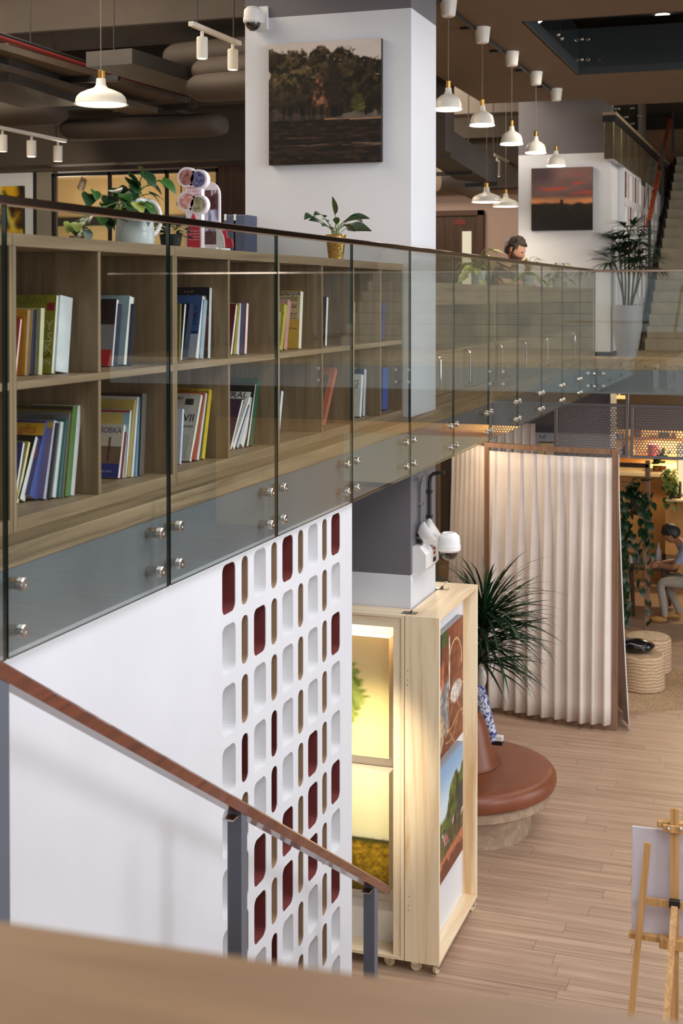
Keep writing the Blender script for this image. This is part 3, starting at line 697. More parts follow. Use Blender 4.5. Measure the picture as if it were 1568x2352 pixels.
sp = [(330, 398, .10, 1), (300, 412, .05, 1), (345, 445, .08, 1), (318, 440, 0, 0), (372, 414, .12, 0), (270, 432, -.02, 1), (250, 452, -.05, 1), (240, 470, -.06, 2), (205, 446, -.1, 1),
      (330, 465, .08, 0), (292, 470, .04, 0), (312, 466, .1, 2), (280, 478, .0, 1), (225, 475, -.05, 0), (262, 480, .02, 2), (350, 425, .02, 1), (308, 425, .05, 0), (340, 470, .02, 1), (285, 445, .08, 0), (200, 500, .02, 1), (165, 515, -.02, 2), (180, 512, .03, 2), (250, 505, .05, 1), (235, 500, .05, 0)]
st_ = MB()
for px, py, dx_, k in sp:
    p = onX(px, py, c.x+dx_*.8); s0_ = c+V((rg.uniform(-.02, .02), rg.uniform(-.02, .02), .17))
    dv = p-s0_; st_.tube(bez(s0_, s0_+V((dv.x*.3, dv.y*.3, max(.03, dv.z*.9))), p, 6), .0022, 5)
    d = V((dv.x+.03, dv.y+rg.uniform(-.05, .05), -.02+rg.uniform(-.06, .06)))
    d = V((.5+d.x*2, d.y*3, -.45))
    put(HEART[k], 'leaf', jug, aim(p-c, d, rg.uniform(-.4, .4), rg.uniform(.55, .85)))
    q_ = p+V((rg.uniform(-.02, .02), rg.uniform(-.05, .05), rg.uniform(-.05, .03))); put(HEART[(k+rg.randrange(2)) % 3 if k == 2 else rg.randrange(2)], 'leaf', jug, aim(q_-c, V((.5, rg.uniform(-.8, .8), rg.uniform(-.8, .2))), rg.uniform(-.4, .4), rg.uniform(.45, .75)))
st_.build('stems', STEM, jug)
# small bushy plant behind the leaflet stand
c = onX(392, 556, -2.6); c.z = zt1
bp = thing('potted_herb', 'small bushy dark plant in a black pot between the jug and the leaflet stand', 'potted plant', c)
MB().lathe([(.0, 0), (.04, 0), (.05, .06), (.045, .06), (0, .05)], 16, c, cap=False).build('pot', BLACK, bp)
sl = leaf(.03, .016, 'lance', .2, .2, G2, 3)
for i in range(110):
    a, e, r = rg.uniform(0, 2*PI), rg.uniform(-.2, 1.3), rg.uniform(.02, .075)
    d = V((math.cos(a)*math.cos(e), math.sin(a)*math.cos(e), math.sin(e))); put(sl, 'leaf', bp, aim(d*r+V((0, 0, .06)), d, rg.uniform(-1, 1), rg.uniform(.7, 1.2)))
# little white pot with two thin leaves
c = onX(176, 543, -2.6); c.z = zt1
lp = thing('tiny_plant', 'tiny pale succulent with thin leaves in a little white bowl on the bookcase', 'potted plant', c)
MB().lathe([(0, 0), (.02, 0), (.03, .02), (.026, .02), (0, .014)], 14, c, cap=False).build('bowl', plain('stone_bowl', (150, 136, 124), .6), lp)
for a in (2.2, 3.0, 3.9, .6, 5.0): put(LANCE[1], 'leaf', lp, aim(V((0, 0, .015)), V((.3*math.cos(a), math.sin(a), .75)), 0, .42))
# acrylic leaflet stand with white and red header
c = onX(470, 562, -2.56)
ls = thing('leaflet_stand', 'white and red leaflet stand with four round photo discs, on the bookcase', 'display stand', (c.x, c.y, zt1))
PINKW = plain('stand_white', (236, 226, 230), .4); REDP = plain('stand_red', (206, 44, 62), .45)
YS = c.y
def sp_(px, py, Y): return onY(px, py, Y)
b = MB()
for px, py, r in ((428, 407, .046), (454, 412, .046), (428, 462, .046), (454, 470, .046)):
    q = sp_(px, py, YS); T = Matrix.Translation((q.x, YS, q.z)) @ Matrix.Rotation(PI/2, 4, 'X')
    b.lathe([(r, -.035), (r, 0), (.0, 0)], 28, T=T)
q0, q1 = sp_(426, 545, YS), sp_(462, 440, YS)
b.box(q0.x, q1.x, YS+.002, YS+.035, zt1+.012, q1.z+.03)
b.build('header', PINKW, ls)
def disc(u, v, pal):
    n = fbm(u*7, v*7, pal); return mixc(((120, 50, 50), (40, 44, 90), (190, 90, 70), (110, 110, 70))[pal % 4], ((220, 180, 160), (150, 140, 170), (236, 226, 226), (206, 190, 170))[pal % 4], n*1.6-.3)
for i, (px, py) in enumerate(((428, 407), (454, 412), (428, 462), (454, 470))):
    q = sp_(px, py, YS-.0015); me = bpy.data.meshes.new('photo_disc'); vs = []; fs = []; cl = []
    R_, K = 8, 24
    for a in range(R_+1):
        for k in range(K):
            r = .036*a/R_; t = 2*PI*k/K; vs.append(V((q.x+r*math.cos(t), YS-.0012, q.z+r*math.sin(t)))-wloc(ls)); cl += lin(disc(.5+r*math.cos(t)*12, .5+r*math.sin(t)*12, i))
    for a in range(R_):
        for k in range(K): fs.append((a*K+k, a*K+(k+1) % K, (a+1)*K+(k+1) % K, (a+1)*K+k))
    me.from_pydata(vs, [], fs); me.color_attributes.new('Col', 'FLOAT_COLOR', 'POINT').data.foreach_set('color', cl); me.materials.append(PRINTG); put(me, 'photo_disc', ls)
q = sp_(444, 440, YS); MB().prism([(q0.x+.008, YS-.001, zt1+.012), (q1.x-.006, YS-.001, zt1+.012), (q1.x-.008, YS-.001, zt1+.10), ((q0.x+q1.x)/2, YS-.001, zt1+.17), (q0.x+.01, YS-.001, zt1+.10)], (0, .002, 0)).build('red_field', REDP, ls)
for k, (s, sz) in enumerate((('SPACES', .014), ('TO READ', .014), ('AND MEET', .014))): text(s, sz, REDP, ls, (q.x-.03, YS-.0012, q.z+.012-.016*k), (1, 0, 0), (0, 0, 1))
for k in range(4): text('read together here', .009, PINKW, ls, (q0.x+.018, YS-.0016, zt1+.085-.013*k), (1, 0, 0), (0, 0, 1))
# rounded photo board at the back of the stand
YB2 = YS+.10; e0, e1, e2 = sp_(452, 560, YB2), sp_(505, 560, YB2), sp_(470, 417, YB2)
rr = .06; ol = [(e0.x, zt1+.012), (e1.x, zt1+.012)]+[(e1.x-rr+rr*math.cos(t), e2.z-rr+rr*math.sin(t)) for t in [PI/2*i/6 for i in range(7)]]+[(e0.x, e2.z)]
MB().prism([(x, YB2, z) for x, z in ol], (0, .012, 0)).build('photo_board', PINKW, ls)
def roomph(u, v):
    c = mixc((70, 40, 44), (120, 84, 84), vn(u*8, v*14, 4))
    if v < .62: c = mixc((120, 120, 150), (210, 214, 232), stp(.45, .6, vn(u*10, v*3, 2)))
    if v < .25: c = mixc((60, 44, 44), (120, 90, 80), vn(u*9, v*9, 6))
    if vn(u*16, v*5, 9) > .78 and v > .6: c = (224, 206, 206)
    return c
me = picture_mesh('room_photo', V((e0.x, YB2-.001, zt1+.03)), (e1.x-e0.x-.008, 0, 0), (0, 0, e2.z-zt1-.07), 14, 26, roomph, PRINTG, wloc(ls)); put(me, 'room_photo', ls)
MB().cbox(q0.x-.005, e1.x+.03, YS-.01, YB2+.05, zt1, zt1+.012, .002).build('base', WPLAST, ls)
e = sp_(522, 565, YS+.03)
MB().prism([(e.x-.035, YS+.03, zt1+.012), (e.x+.028, YS+.03, zt1+.012), (e.x+.02, YS+.03, zt1+.05), (e.x+.0, YS+.03, zt1+.055), (e.x-.012, YS+.03, zt1+.1), (e.x-.035, YS+.03, zt1+.1)], (0, .01, 0)).build('red_leaflets', REDP, ls)
MB().prism([(e.x-.05, YS+.02, zt1+.012), (e.x-.01, YS+.02, zt1+.012), (e.x-.014, YS+.02, zt1+.06), (e.x-.03, YS+.02, zt1+.09), (e.x-.05, YS+.02, zt1+.09)], (0, .008, 0)).build('cream_leaflets', PAPER, ls)
# two blue-grey document boxes beyond the stand
for px, lab in ((530, 'blue-grey document box with a white clip, nearer to the leaflet stand'), (552, 'blue-grey document box with a white clip, touching the near white column')):
    Yb = C1Y-.28; q = onY(px, 560, Yb); o = MB().cbox(q.x-.05, q.x+.035, Yb, Yb+.2, zt1, onY(px, 493, Yb).z, .004).build('document_box', plain('blue_grey_card', (78, 86, 112), .6))
    tag(o, lab, 'box', 'document boxes'); MB().box(q.x-.045, q.x-.03, Yb-.006, Yb, onY(px, 506, Yb).z, onY(px, 493, Yb).z+.004).build('clip', WPLAST, o)
# gold pot with a peace lily
c = onX(771, 590, -2.62); c.z = zt1
gp = thing('gold_pot_plant', 'green peace lily in a hammered gold pot, on the bookcase before the white column', 'potted plant', c)
gm = plain('gold_metal', (206, 168, 90), .22, 1, bump=.5, bscale=70)
MB().lathe([(0, 0), (.042, 0), (.06, .15), (.062, .155), (.056, .155), (.05, .13), (0, .125)], 28, c, cap=False).build('pot', gm, gp)
MB().lathe([(0, .128), (.052, .13)], 16, c, cap=False).build('soil', SOIL, gp)
st_ = MB(); tp = c+V((0, 0, .13))
for px, py, ex, ey, sc_, k in ((700, 478, 698, 485, .9, 0), (735, 482, 722, 476, 1, 0), (768, 475, 762, 460, .85, 1), (725, 502, 718, 495, .95, 0), (800, 492, 828, 486, 1.1, 0), (812, 492, 845, 483, .9, 0), (806, 515, 846, 510, 1.25, 0),
                          (745, 497, 735, 492, .8, 1), (790, 500, 808, 497, .8, 0), (772, 505, 770, 490, .6, 1), (782, 520, 792, 510, .6, 0), (757, 520, 742, 505, .9, 0), (795, 505, 812, 520, .7, 0), (770, 500, 764, 484, .6, 1)):
    xo = c.x+rg.uniform(-.05, .06); p, e = onX(px, py, xo), onX(ex, ey, xo+rg.uniform(0, .03)); s0_ = tp+V((rg.uniform(-.02, .02), rg.uniform(-.02, .02), 0))
    p = p*.75+tp*.25
    st_.tube(bez(s0_, s0_+V((0, 0, (p.z-s0_.z)*.6)), p, 5), .0025, 5)
    put(LANCE[k], 'leaf', gp, aim(p-c, e-p+V((.02, 0, 0)), rg.uniform(-.9, .2), sc_*1.3))
st_.build('stems', STEM, gp)

# ------------------------------------------------------------------ paintings
def temple(u, v):
    n = fbm(u*9, v*9, 3, 5); n2 = fbm(u*34, v*34, 11, 3); n3 = vn(u*80, v*80, 9); gr = vn(u*60, v*60, 4)
    c = mixc((170, 156, 148), (206, 194, 186), v+.3*n-.2)                       # hazy sky
    # rounded crowns, back row then front row: (centre u, v, radius u, radius v, tone)
    for k, (cu, cv, ru, rv, tn) in enumerate(((.05, .86, .12, .10, .5), (.26, .80, .20, .13, .9), (.46, .86, .13, .11, .75), (.64, .85, .15, .09, .6), (.80, .76, .20, .12, .4), (.97, .72, .14, .12, .25),
                                              (.10, .60, .18, .16, .8), (.34, .62, .22, .20, .85), (.55, .68, .18, .16, .6), (.78, .60, .24, .16, .3), (.92, .55, .2, .16, .35), (.5, .52, .6, .12, .3))):
        d = math.hypot((u-cu)/ru, (v-cv)/rv)+.75*(fbm(u*16+k*3, v*16, 40+k)-.5)+.35*(n2-.5)
        m = stp(1.02, .86, d)
        if m > 0:
            lit = stp(-.9, 1, (v-cv)/rv-.4*(u-cu)/ru)
            t = mixc((22, 18, 11), mixc((58, 46, 26), (128, 106, 66), tn), lit*(.25+.95*n2)); t = mixc(t, (16, 13, 8), stp(.55, .35, fbm(u*22, v*22, 60+k))*.7)
            if n2 > .66 and v > .7 and gr > .5: m *= .5
            c = mixc(c, t, m)
    tw = .035 if v > .78 else .035+.085*stp(.78, .46, v)+.012*(vn(1, v*40, 7)-.5)
    if .40 < v < .87-abs(u-.57)*2: c = mixc(c, mixc((26, 20, 16), (54, 40, 31), n3*.6+.4*gr), stp(tw+.015, tw-.01, abs(u-.575)))
    tw2 = .03+.05*stp(.70, .44, v)
    if .40 < v < .74-abs(u-.46)*1.5: c = mixc(c, mixc((44, 32, 26), (150, 98, 70), stp(.35, .75, n2)*stp(.44, .5, v)), stp(tw2+.015, tw2-.01, abs(u-.455)))
    lt = stp(.035, .0, abs(u-.485+.02*math.sin(v*37)))*stp(.40, .45, v)*stp(.70, .62, v)*stp(.35, .7, vn(u*40, v*26, 13)); c = mixc(c, (190, 122, 86), lt*.9)
    if v < .50: c = mixc(c, mixc((20, 15, 11), (52, 40, 28), stp(.4, .8, vn(u*44, v*7, 17))), stp(.50, .44, v+.03*(n-.5))*(.85 if u < .62 else .6))
    if abs(u-.80) < .09 and .38 < v < .58: c = mixc(c, mixc((36, 34, 14), (104, 98, 46), n2), stp(1, .5, math.hypot((u-.80)/.09, (v-.49)/.10)+.5*(gr-.5)))
    if v < .365:
        r = fbm(u*5, v*46, 21); c = mixc((15, 11, 9), (42, 31, 24), r*.85+.2*gr)
        c = mixc(c, (128, 104, 88), stp(.60, .78, r)*stp(.06, .15, v)*stp(.26, .18, v)*.75); c = mixc(c, (70, 50, 36), stp(.55, .8, vn(u*14, v*70, 23))*.5)
    if abs(v-.368+.012*u) < .006 and u > .5: c = mixc(c, (158, 118, 88), .85)
    return c
def art_on(name, label, a, b_, Y, th, nx, ny, fn, mat=PRINT, side=(40, 32, 26), grp=None, cat='picture'):
    """canvas facing the viewer: a = upper left pixel, b_ = lower right pixel, on the plane Y"""
    p, q = onY(a[0], a[1], Y), onY(b_[0], b_[1], Y)
    o = MB().cbox(p.x, q.x, Y+.0005, Y+th, q.z, p.z, .003).build(name, plain('canvas_edge', side, .7)); tag(o, label, cat, grp)
    me = picture_mesh('print', V((p.x, Y, q.z)), (q.x-p.x, 0, 0), (0, 0, p.z-q.z), nx, ny, fn, mat, V()); put(me, 'print', o); return o
art_on('canvas_painting', 'dark square canvas of a temple among trees by water, on the near white column', (617, 103), (875, 371), C1Y-.045, .04, 150, 150, temple)
def sunset(u, v):
    n = fbm(u*3+1, v*9, 31); c = mixc((70, 58, 62), (130, 98, 92), v+.6*(n-.5))
    c = mixc(c, (176, 74, 60), stp(.5, .75, fbm(u*4, v*12, 35))*stp(.98, .7, v)*stp(.42, .6, v))
    c = mixc(c, (214, 140, 86), stp(.56, .47, v)*stp(.36, .42, v)*(.5+.7*n)); c = mixc(c, (60, 50, 56), stp(.62, .9, v)*stp(.5, .2, u)*.8)
    hz = .43+.04*(vn(u*9, 0, 3)-.5)
    if .47 < u < .53 and v < .49: hz = .49
    d = mixc((30, 26, 24), (52, 44, 38), fbm(u*14, v*14, 8)*stp(.05, .4, v))
    return mixc(c, d, stp(hz+.02, hz-.02, v))
art_on('canvas_painting', 'canvas of a red sunset over dark land, on the far white column', (1220, 387), (1360, 528), C2Y-.045, .04, 60, 60, sunset)
def bloom(u, v):
    n = fbm(u*5, v*5, 41); c = mixc((60, 40, 14), (214, 166, 40), stp(.35, .65, n)); c = mixc(c, (226, 214, 120), stp(.1, .0, abs(u-.7+.4*(v-.5)))*stp(.1, .4, v)*.9)
    return mixc(c, (40, 26, 12), stp(.8, 1, u)*stp(.6, 1, v))
art_on('flower_painting', 'yellow and green flower picture with dark frame on the left white wall', (-60, 430), (53, 560), LY-.05, .05, 40, 40, bloom, side=(24, 20, 16))

# ------------------------------------------------------------------ pendants
def pendant(label, p_rim, rad, zc, kind, grp, power):
    """p_rim = centre of the rim; zc = ceiling height"""
    t = thing('pendant_lamp', label, 'pendant lamp', (p_rim.x, p_rim.y, p_rim.z), grp)
    k = rad
    if kind == 'bell': prof = [(k, 0), (k*1.01, .02*k), (k*.93, .08*k), (k*.90, .45*k), (k*.78, .80*k), (k*.52, 1.02*k), (k*.30, 1.14*k), (k*.22, 1.30*k), (k*.20, 1.55*k), (0, 1.56*k)]; top = 1.56*k
    else: prof = [(k, 0), (k*1.01, .025*k), (k*.955, .05*k), (k*.94, .20*k), (k*.90, .30*k), (k*.78, .42*k), (k*.52, .54*k), (k*.27, .63*k), (k*.19, .74*k), (k*.17, .98*k), (0, .99*k)]; top = .99*k
    inner = [(r*.97, max(0, z-.03*k)) for r, z in prof[1:6]]
    b = MB(); b.lathe(prof, 36, cap=False); b.lathe([(k, 0)]+inner+[(0, inner[-1][1])], 36, cap=False); b.build('shade', LAMPW, t, world=False)
    MB().lathe([(0, .004), (k*.965, .004), (k*.9, .02), (0, .02)], 28, cap=False).build('diffuser', BULB, t, world=False)
    b = MB(); b.lathe([(k*.16, top-.01), (k*.16, top+.05), (k*.05, top+.06), (0, top+.06)], 14, cap=False); b.build('brass_cap', BRASS, t, world=False)
    MB().tube([(0, 0, top+.05), (0, 0, zc-p_rim.z-.1)], .0035, 6).build('cord', plain('grey_cord', (120, 110, 100), .6), t, world=False)
    h = zc-p_rim.z
    MB().lathe([(.0, h-.13), (.042, h-.13), (.052, h-.122), (.066, h-.005), (.066, h), (0, h)], 24, cap=False).build('ceiling_cup', LAMPW, t, world=False)
    if power: lamp('pendant_bulb', 'SPOT', p_rim-V((0, 0, .01)), power, (1, .82, .58), t, .06, 150, p_rim-V((0, 0, 2)))
    return t
PX = -2.52
for i, (px, py, lab) in enumerate(((1029, 254, 'nearest of the five white bell pendants in a row, partly behind the column'), (1107, 290, 'second nearest of the five white bell pendants'), (1174.5, 333, 'middle one of the five white bell pendants'),
                                  (1230, 353, 'second farthest of the five white bell pendants'), (1276.5, 383, 'farthest and lowest of the five white bell pendants'))):
    p = onX(px, py, PX); pendant(lab, p, .108, SZ, 'bell', 'white bell pendants', 18)
tr = MB(); tr.cbox(PX-.075, PX-.045, 4, 15, SZ-.03, SZ, .003)
for i in range(10):
    y = 4.3+1.1*i; tr.box(PX-.17, PX-.04, y, y+.03, SZ-.022, SZ-.002)
tag(tr.build('conduit_run', BLACKM), 'black cable conduit on the ceiling beside the bell pendants', 'conduit')
p = onX(232, 241, -4.75); pendant('wide white dome pendant at upper left, alone under the dark ceiling', p, .19, 7.35, 'dome', None, 30)
for px, py, lab in ((1117, 465, 'left one of two distant dome pendants before the pinkish wall'), (1161, 475, 'right one of two distant dome pendants, beside the far column')):
    p = onY(px, py, 16.6 if px < 1150 else 17.2); pendant(lab, p, .19 if px < 1150 else .17, 7.35, 'dome', 'distant dome pendants', 25)

# ------------------------------------------------------------------ track spots
def track(label, a, b_, pts, Lc, r, hang, grp=None, lit=True):
    t = thing('track_light', label, 'track light', (a+b_)/2, grp)
    b = MB(); b.bar(a, b_, .036, .03); b.build('track', LAMPW, t)
    for k in (.12, .88): q = a+(b_-a)*k; MB().tube([q, V((q.x, q.y, hang))], .006, 6).build('hanger', BLACKM, t)
    for k in pts:
        q = a+(b_-a)*k
        m = MB(); m.lathe([(.0, -.02), (.012, -.02), (.012, -.07), (0, -.07)], 10, q); m.build('spot_arm', LAMPW, t)
        s = MB(); s.lathe([(0, -.06), (r*.9, -.06), (r, -.065), (r, -.06-Lc), (r*.86, -.06-Lc), (r*.8, -.05-Lc), (0, -.05-Lc)], 18, q, cap=False); so = s.build('spot_head', LAMPW, t)
        MB().lathe([(0, -.052-Lc), (r*.8, -.052-Lc)], 14, q, cap=False).build('spot_lens', BULB, so)
    return t
a, b_ = onX(438, 54, -3.85), onX(549, 100, -3.85)
t = track('short white track with two cylinder spots left of the near white column', a, b_, (.22, .86), .145, .038, 7.35)
a, b_ = onX(-40, 285, -6.8), onX(150, 324, -6.8)
t = track('white track with three cylinder spots at the far left', a, b_, (.22, .565, .9), .15, .045, 7.35)
q = a+(b_-a)*.565-V((0, 0, .22)); lamp('track_spot', 'SPOT', q, 420, (1, .86, .64), t, .04, 46, onY(5, 470, LY))
a, b_ = onX(1134, 355, -4.3), onX(1200, 388, -4.3)
t = track('white track with three spots seen between the bell pendants', a, b_, (.1, .5, .72), .24, .05, 7.35)
# two spots inside the glazed room
for px, py, lab in ((188, 425, 'small angled spotlight seen through the glazed room window at left'), (416, 462, 'small angled spotlight low behind the leaflet stand')):
    q = onY(px, py, LY+1.6); t = thing('spotlight', lab, 'spotlight', q)
    T = Matrix.Translation(q) @ Matrix.Rotation(.7, 4, 'Y') @ Matrix.Rotation(.5, 4, 'X')
    MB().lathe([(0, .09), (.045, .09), (.05, -.06), (0, -.05)], 16, cap=False, T=T).build('spot_head', DUCT, t)
    MB().lathe([(0, -.061), (.046, -.061)], 14, cap=False, T=T).build('spot_lens', BULB, t); MB().tube([q+V((0, 0, .08)), V((q.x, q.y, 6.05))], .01, 6).build('spot_stem', DUCT, t)

# ------------------------------------------------------------------ security cameras
def dome_cam(label, q, r, wall, plate):
    t = thing('security_camera', label, 'security camera', q)
    b = MB(); b.lathe([(0, r*1.15), (r*.6, r*1.1), (r*.94, r*.8), (r, r*.5), (r, 0), (r*1.06, -.01*r), (r*1.06, -r*.45), (r*.9, -r*.62), (0, -r*.62)], 26, q, cap=False); b.build('housing', WPLAST, t)
    b = MB(); b.lathe([(r*.8, -r*.6), (r*.78, -r*.85), (r*.6, -r*1.2), (r*.3, -r*1.42), (0, -r*1.48)], 22, q, cap=False); b.build('dome', plain('smoked_dome', (30, 24, 22), .06, coat=1), t)
    b = MB(); b.cbox(*plate); b.build('wall_plate', WPLAST, t)
    b = MB(); b.bar(q+V((0, 0, r*.4)), wall, r*.9, r*.9); b.build('arm', WPLAST, t)
    return t
q = onY(581, 40, C1Y-.09); pl = onY(598, 48, C1Y-.005)
dome_cam('white dome security camera at the top left corner of the near white column', q, .062, V((q.x+.02, C1Y, q.z)), (q.x-.03, q.x+.075, C1Y-.02, C1Y, q.z-.07, q.z+.085, .004))
q = onX(1021, 1250, CX+.16); q.x += .03
dome_cam('white dome security camera low on the column behind the emergency light', q, .072, V((CX, q.y, q.z+.03)), (CX, CX+.02, q.y-.07, q.y+.07, q.z-.06, q.z+.09, .004))
# emergency light with folding twin lamps
q = onX(985, 1285, CX+.06)
em = thing('emergency_light', 'white emergency light box with two tilting lamp heads on the lower grey column', 'emergency light', (CX, q.y, q.z))
z0, z1 = onX(975, 1318, CX+.06).z, onX(975, 1252, CX+.06).z
EY0, EY1 = C1Y+.04, C1Y+.36
b = MB(); b.prism([(CX, EY0, z0), (CX+.05, EY0, z0), (CX+.09, EY0, z0+.05), (CX+.09, EY0, z1-.05), (CX+.05, EY0, z1), (CX, EY0, z1)], (0, EY1-EY0, 0)); b.build('housing', WPLAST, em)
MB().box(CX+.09, CX+.0915, EY0+.18, EY0+.25, z0+.06, z0+.09).build('label_strip', BLACK, em)
for k in range(3): MB().box(CX+.09, CX+.0915, EY0+.19, EY0+.235, z0+.11+.03*k, z0+.125+.03*k).build('warning_mark', cmat((190, 60, 60)), em)
for y in (EY0+.09, EY0+.23):
    T = Matrix.Translation((CX+.07, y, z1+.075)) @ Matrix.Rotation(.95, 4, 'Y') @ Matrix.Rotation(-.25, 4, 'X')
    b = MB(); b.lathe([(0, -.05), (.04, -.045), (.066, -.01), (.075, .02), (.073, .03), (.06, .03), (0, .012)], 22, cap=False, T=T); h = b.build('lamp_head', WPLAST, em)
    MB().lathe([(0, .026), (.058, .03)], 18, cap=False, T=T).build('lamp_lens', plain('clear_lens', (190, 186, 178), .1, spec=.8), em)
    MB().tube([(CX+.05, y, z1-.005), (CX+.06, y, z1+.05)], .012, 8).build('lamp_neck', WPLAST, em)
# conduits down the right side of the lower column
for px, pm_, lab in ((968, GREY, 'grey conduit pipe running down the lower column to the emergency light'), (988, BLACKM, 'black conduit pipe bent at its top, beside the grey conduit')):
    q = onX(px, 1200, CX+.025); zb_ = onX(px, 1258 if px < 980 else 1210, CX+.025).z; zt_ = onX(px, 1095 if px < 980 else 1088, CX+.025).z
    o = thing('conduit_pipe', lab, 'pipe', (CX+.02, q.y, zb_))
    pts = [(CX+.02, q.y, zb_-.05), (CX+.02, q.y, zt_-.06), (CX+.024, q.y, zt_-.02), (CX+.045, q.y-(.0 if px > 980 else .02), zt_)]+([(CX+.12, q.y, zt_+.012)] if px > 980 else [(CX+.05, q.y-.1, zt_-.01)])
    MB().tube(pts, .013 if px > 980 else .011, 10).build('pipe', pm_, o)
    for z in (zb_+.06, (zb_+zt_)/2+.05): MB().box(CX, CX+.036, q.y-.022, q.y+.022, z, z+.018).build('clip', BLACKM if px > 980 else STEEL, o)
# ------------------------------------------------------------------ people
SKIN = plain('skin', (206, 150, 120), .5, vary=.05); HAIR = plain('dark_hair', (52, 36, 28), .55, vary=.4, scale=30, bump=.8, bscale=70); HAIRB = plain('black_hair', (18, 16, 16), .45, bump=.5, bscale=90)
def skin_body(name, J, E, root, mats, colour, parent, sub=2):
    """one continuous figure: joints J = name: (point, radius), bones E, colour(bone, p) -> material slot"""
    names = list(J); me = bpy.data.meshes.new(name); off = wloc(parent)
    me.from_pydata([V(J[n][0])-off for n in names], [(names.index(a), names.index(b_)) for a, b_ in E], [])
    o = bpy.data.objects.new(name, me); COL.objects.link(o); o.modifiers.new('Skin', 'SKIN')
    for i, n in enumerate(names):
        sv = me.skin_vertices[0].data[i]; r = J[n][1]; sv.radius = (r, r) if not isinstance(r, tuple) else r; sv.use_root = (n == root)
    o.modifiers[0].use_smooth_shade = True
    s = o.modifiers.new('Sub', 'SUBSURF'); s.levels = s.render_levels = sub
    dg = bpy.context.evaluated_depsgraph_get(); dg.update()
    nm = bpy.data.meshes.new_from_object(o.evaluated_get(dg)); bpy.data.objects.remove(o)
    nm.materials.clear(); [nm.materials.append(m) for m in mats]
    seg = [(V(J[a][0])-off, V(J[b_][0])-off, (a, b_)) for a, b_ in E]
    for p in nm.polygons:
        c = V(p.center); best = None; bd = 1e9
        for a, b_, e in seg:
            ab = b_-a; t = max(0, min(1, (c-a).dot(ab)/max(1e-9, ab.length_squared))); d = (c-a-ab*t).length
            if d < bd: bd = d; best = (e, t)
        p.material_index = colour(best[0], best[1]); p.use_smooth = True
    nm.name = name; return put(nm, name, parent)
def head(parent, c, fwd, upv, hair, beard, sz=1.0, skin=SKIN, bald=0):
    x = V(fwd).normalized(); z = (V(upv)-x*V(upv).dot(x)).normalized(); y = z.cross(x)
    M = Matrix.Translation(V(c)-wloc(parent)) @ Matrix((x, y, z)).transposed().to_4x4() @ Matrix.Scale(sz, 4)
    def shape(d):
        X, Y, Z = d; r = V((.100*X, .077*Y, .118*Z))
        if X > 0:
            r.x *= 1-.12*stp(.2, .9, Z)
            w = math.exp(-(Y/.13)**2)
            r.x += .026*w*X*math.exp(-((Z+.18)/.15)**2)*(1 if Z < .1 else .5)          # nose
            r.x += .006*X*math.exp(-((Z-.16)/.1)**2)                                    # brow
            r.x -= .010*math.exp(-((abs(Y)-.34)/.13)**2)*math.exp(-((Z-.02)/.10)**2)*X # eye sockets
            r.x += .009*X*math.exp(-((Z+.80)/.18)**2)+.004*w*math.exp(-((Z+.50)/.05)**2)+.004*w*math.exp(-((Z+.60)/.05)**2)
        else: r.x *= 1.05 if Z > -.2 else 1.05-.5*stp(-.2, -.9, Z)
        if Z < -.3: r.y *= 1-.30*stp(-.3, -1, Z)
        return r
    nu, nv = 32, 24; vs = []; ds = []
    for j in range(nv+1):
        t = PI*j/nv
        for i in range(nu):
            a = 2*PI*i/nu; d = V((math.sin(t)*math.cos(a), math.sin(t)*math.sin(a), math.cos(t))); ds.append(d); vs.append(shape(d))
    fs = [(j*nu+i, (j+1)*nu+i, (j+1)*nu+(i+1) % nu, j*nu+(i+1) % nu) for j in range(nv) for i in range(nu)]
    b = MB(); b.add(vs, fs, 0, True)
    for s in (-1, 1): b.ell((-.008, s*.078, -.005), (.022, .010, .032), 10, 7)
    h = put(b.mesh('head', skin), 'head', parent, M)
    e = MB()
    for s in (-1, 1): e.ell((.0865, s*.029, .003), (.008, .013, .008), 10, 6)
    e.build('eyes', plain('eye', (40, 30, 26), .3), h, world=False)
    MB().ell((.098, 0, -.066), (.006, .022, .0055), 10, 6).build('mouth', plain('lips', (150, 84, 74), .5), h, world=False)
    def cap(sel, gr, name, mat, amp):
        k = {}; vv = []; ff = []
        for f in fs:
            c_ = sum((ds[i] for i in f), V())/4
            if sel(c_):
                for i in f:
                    if i not in k:
                        k[i] = len(vv); q = vs[i]; vv.append(q*(1+gr+amp*(vn(ds[i].x*7+9, ds[i].y*7+9+ds[i].z*6, 3)-.3)))
                ff.append(tuple(k[i] for i in f))
        m_ = MB(); m_.add(vv, ff, 0, True); o = m_.build(name, mat, h, world=False)
        o.modifiers.new('thick', 'SOLIDIFY').thickness = -.008; return o
    cap(hair[0], hair[1], 'hair', hair[2], hair[3])
    if beard: cap(lambda d: d.x > -.02 and d.z < -.40+.42*stp(.45, .0, d.x) and not (abs(d.y) < .26 and -.66 < d.z < -.50) and d.z > -.95, .012, 'beard', plain('beard_hair', (92, 62, 48), .7, vary=.3, scale=60), .02)
    return h
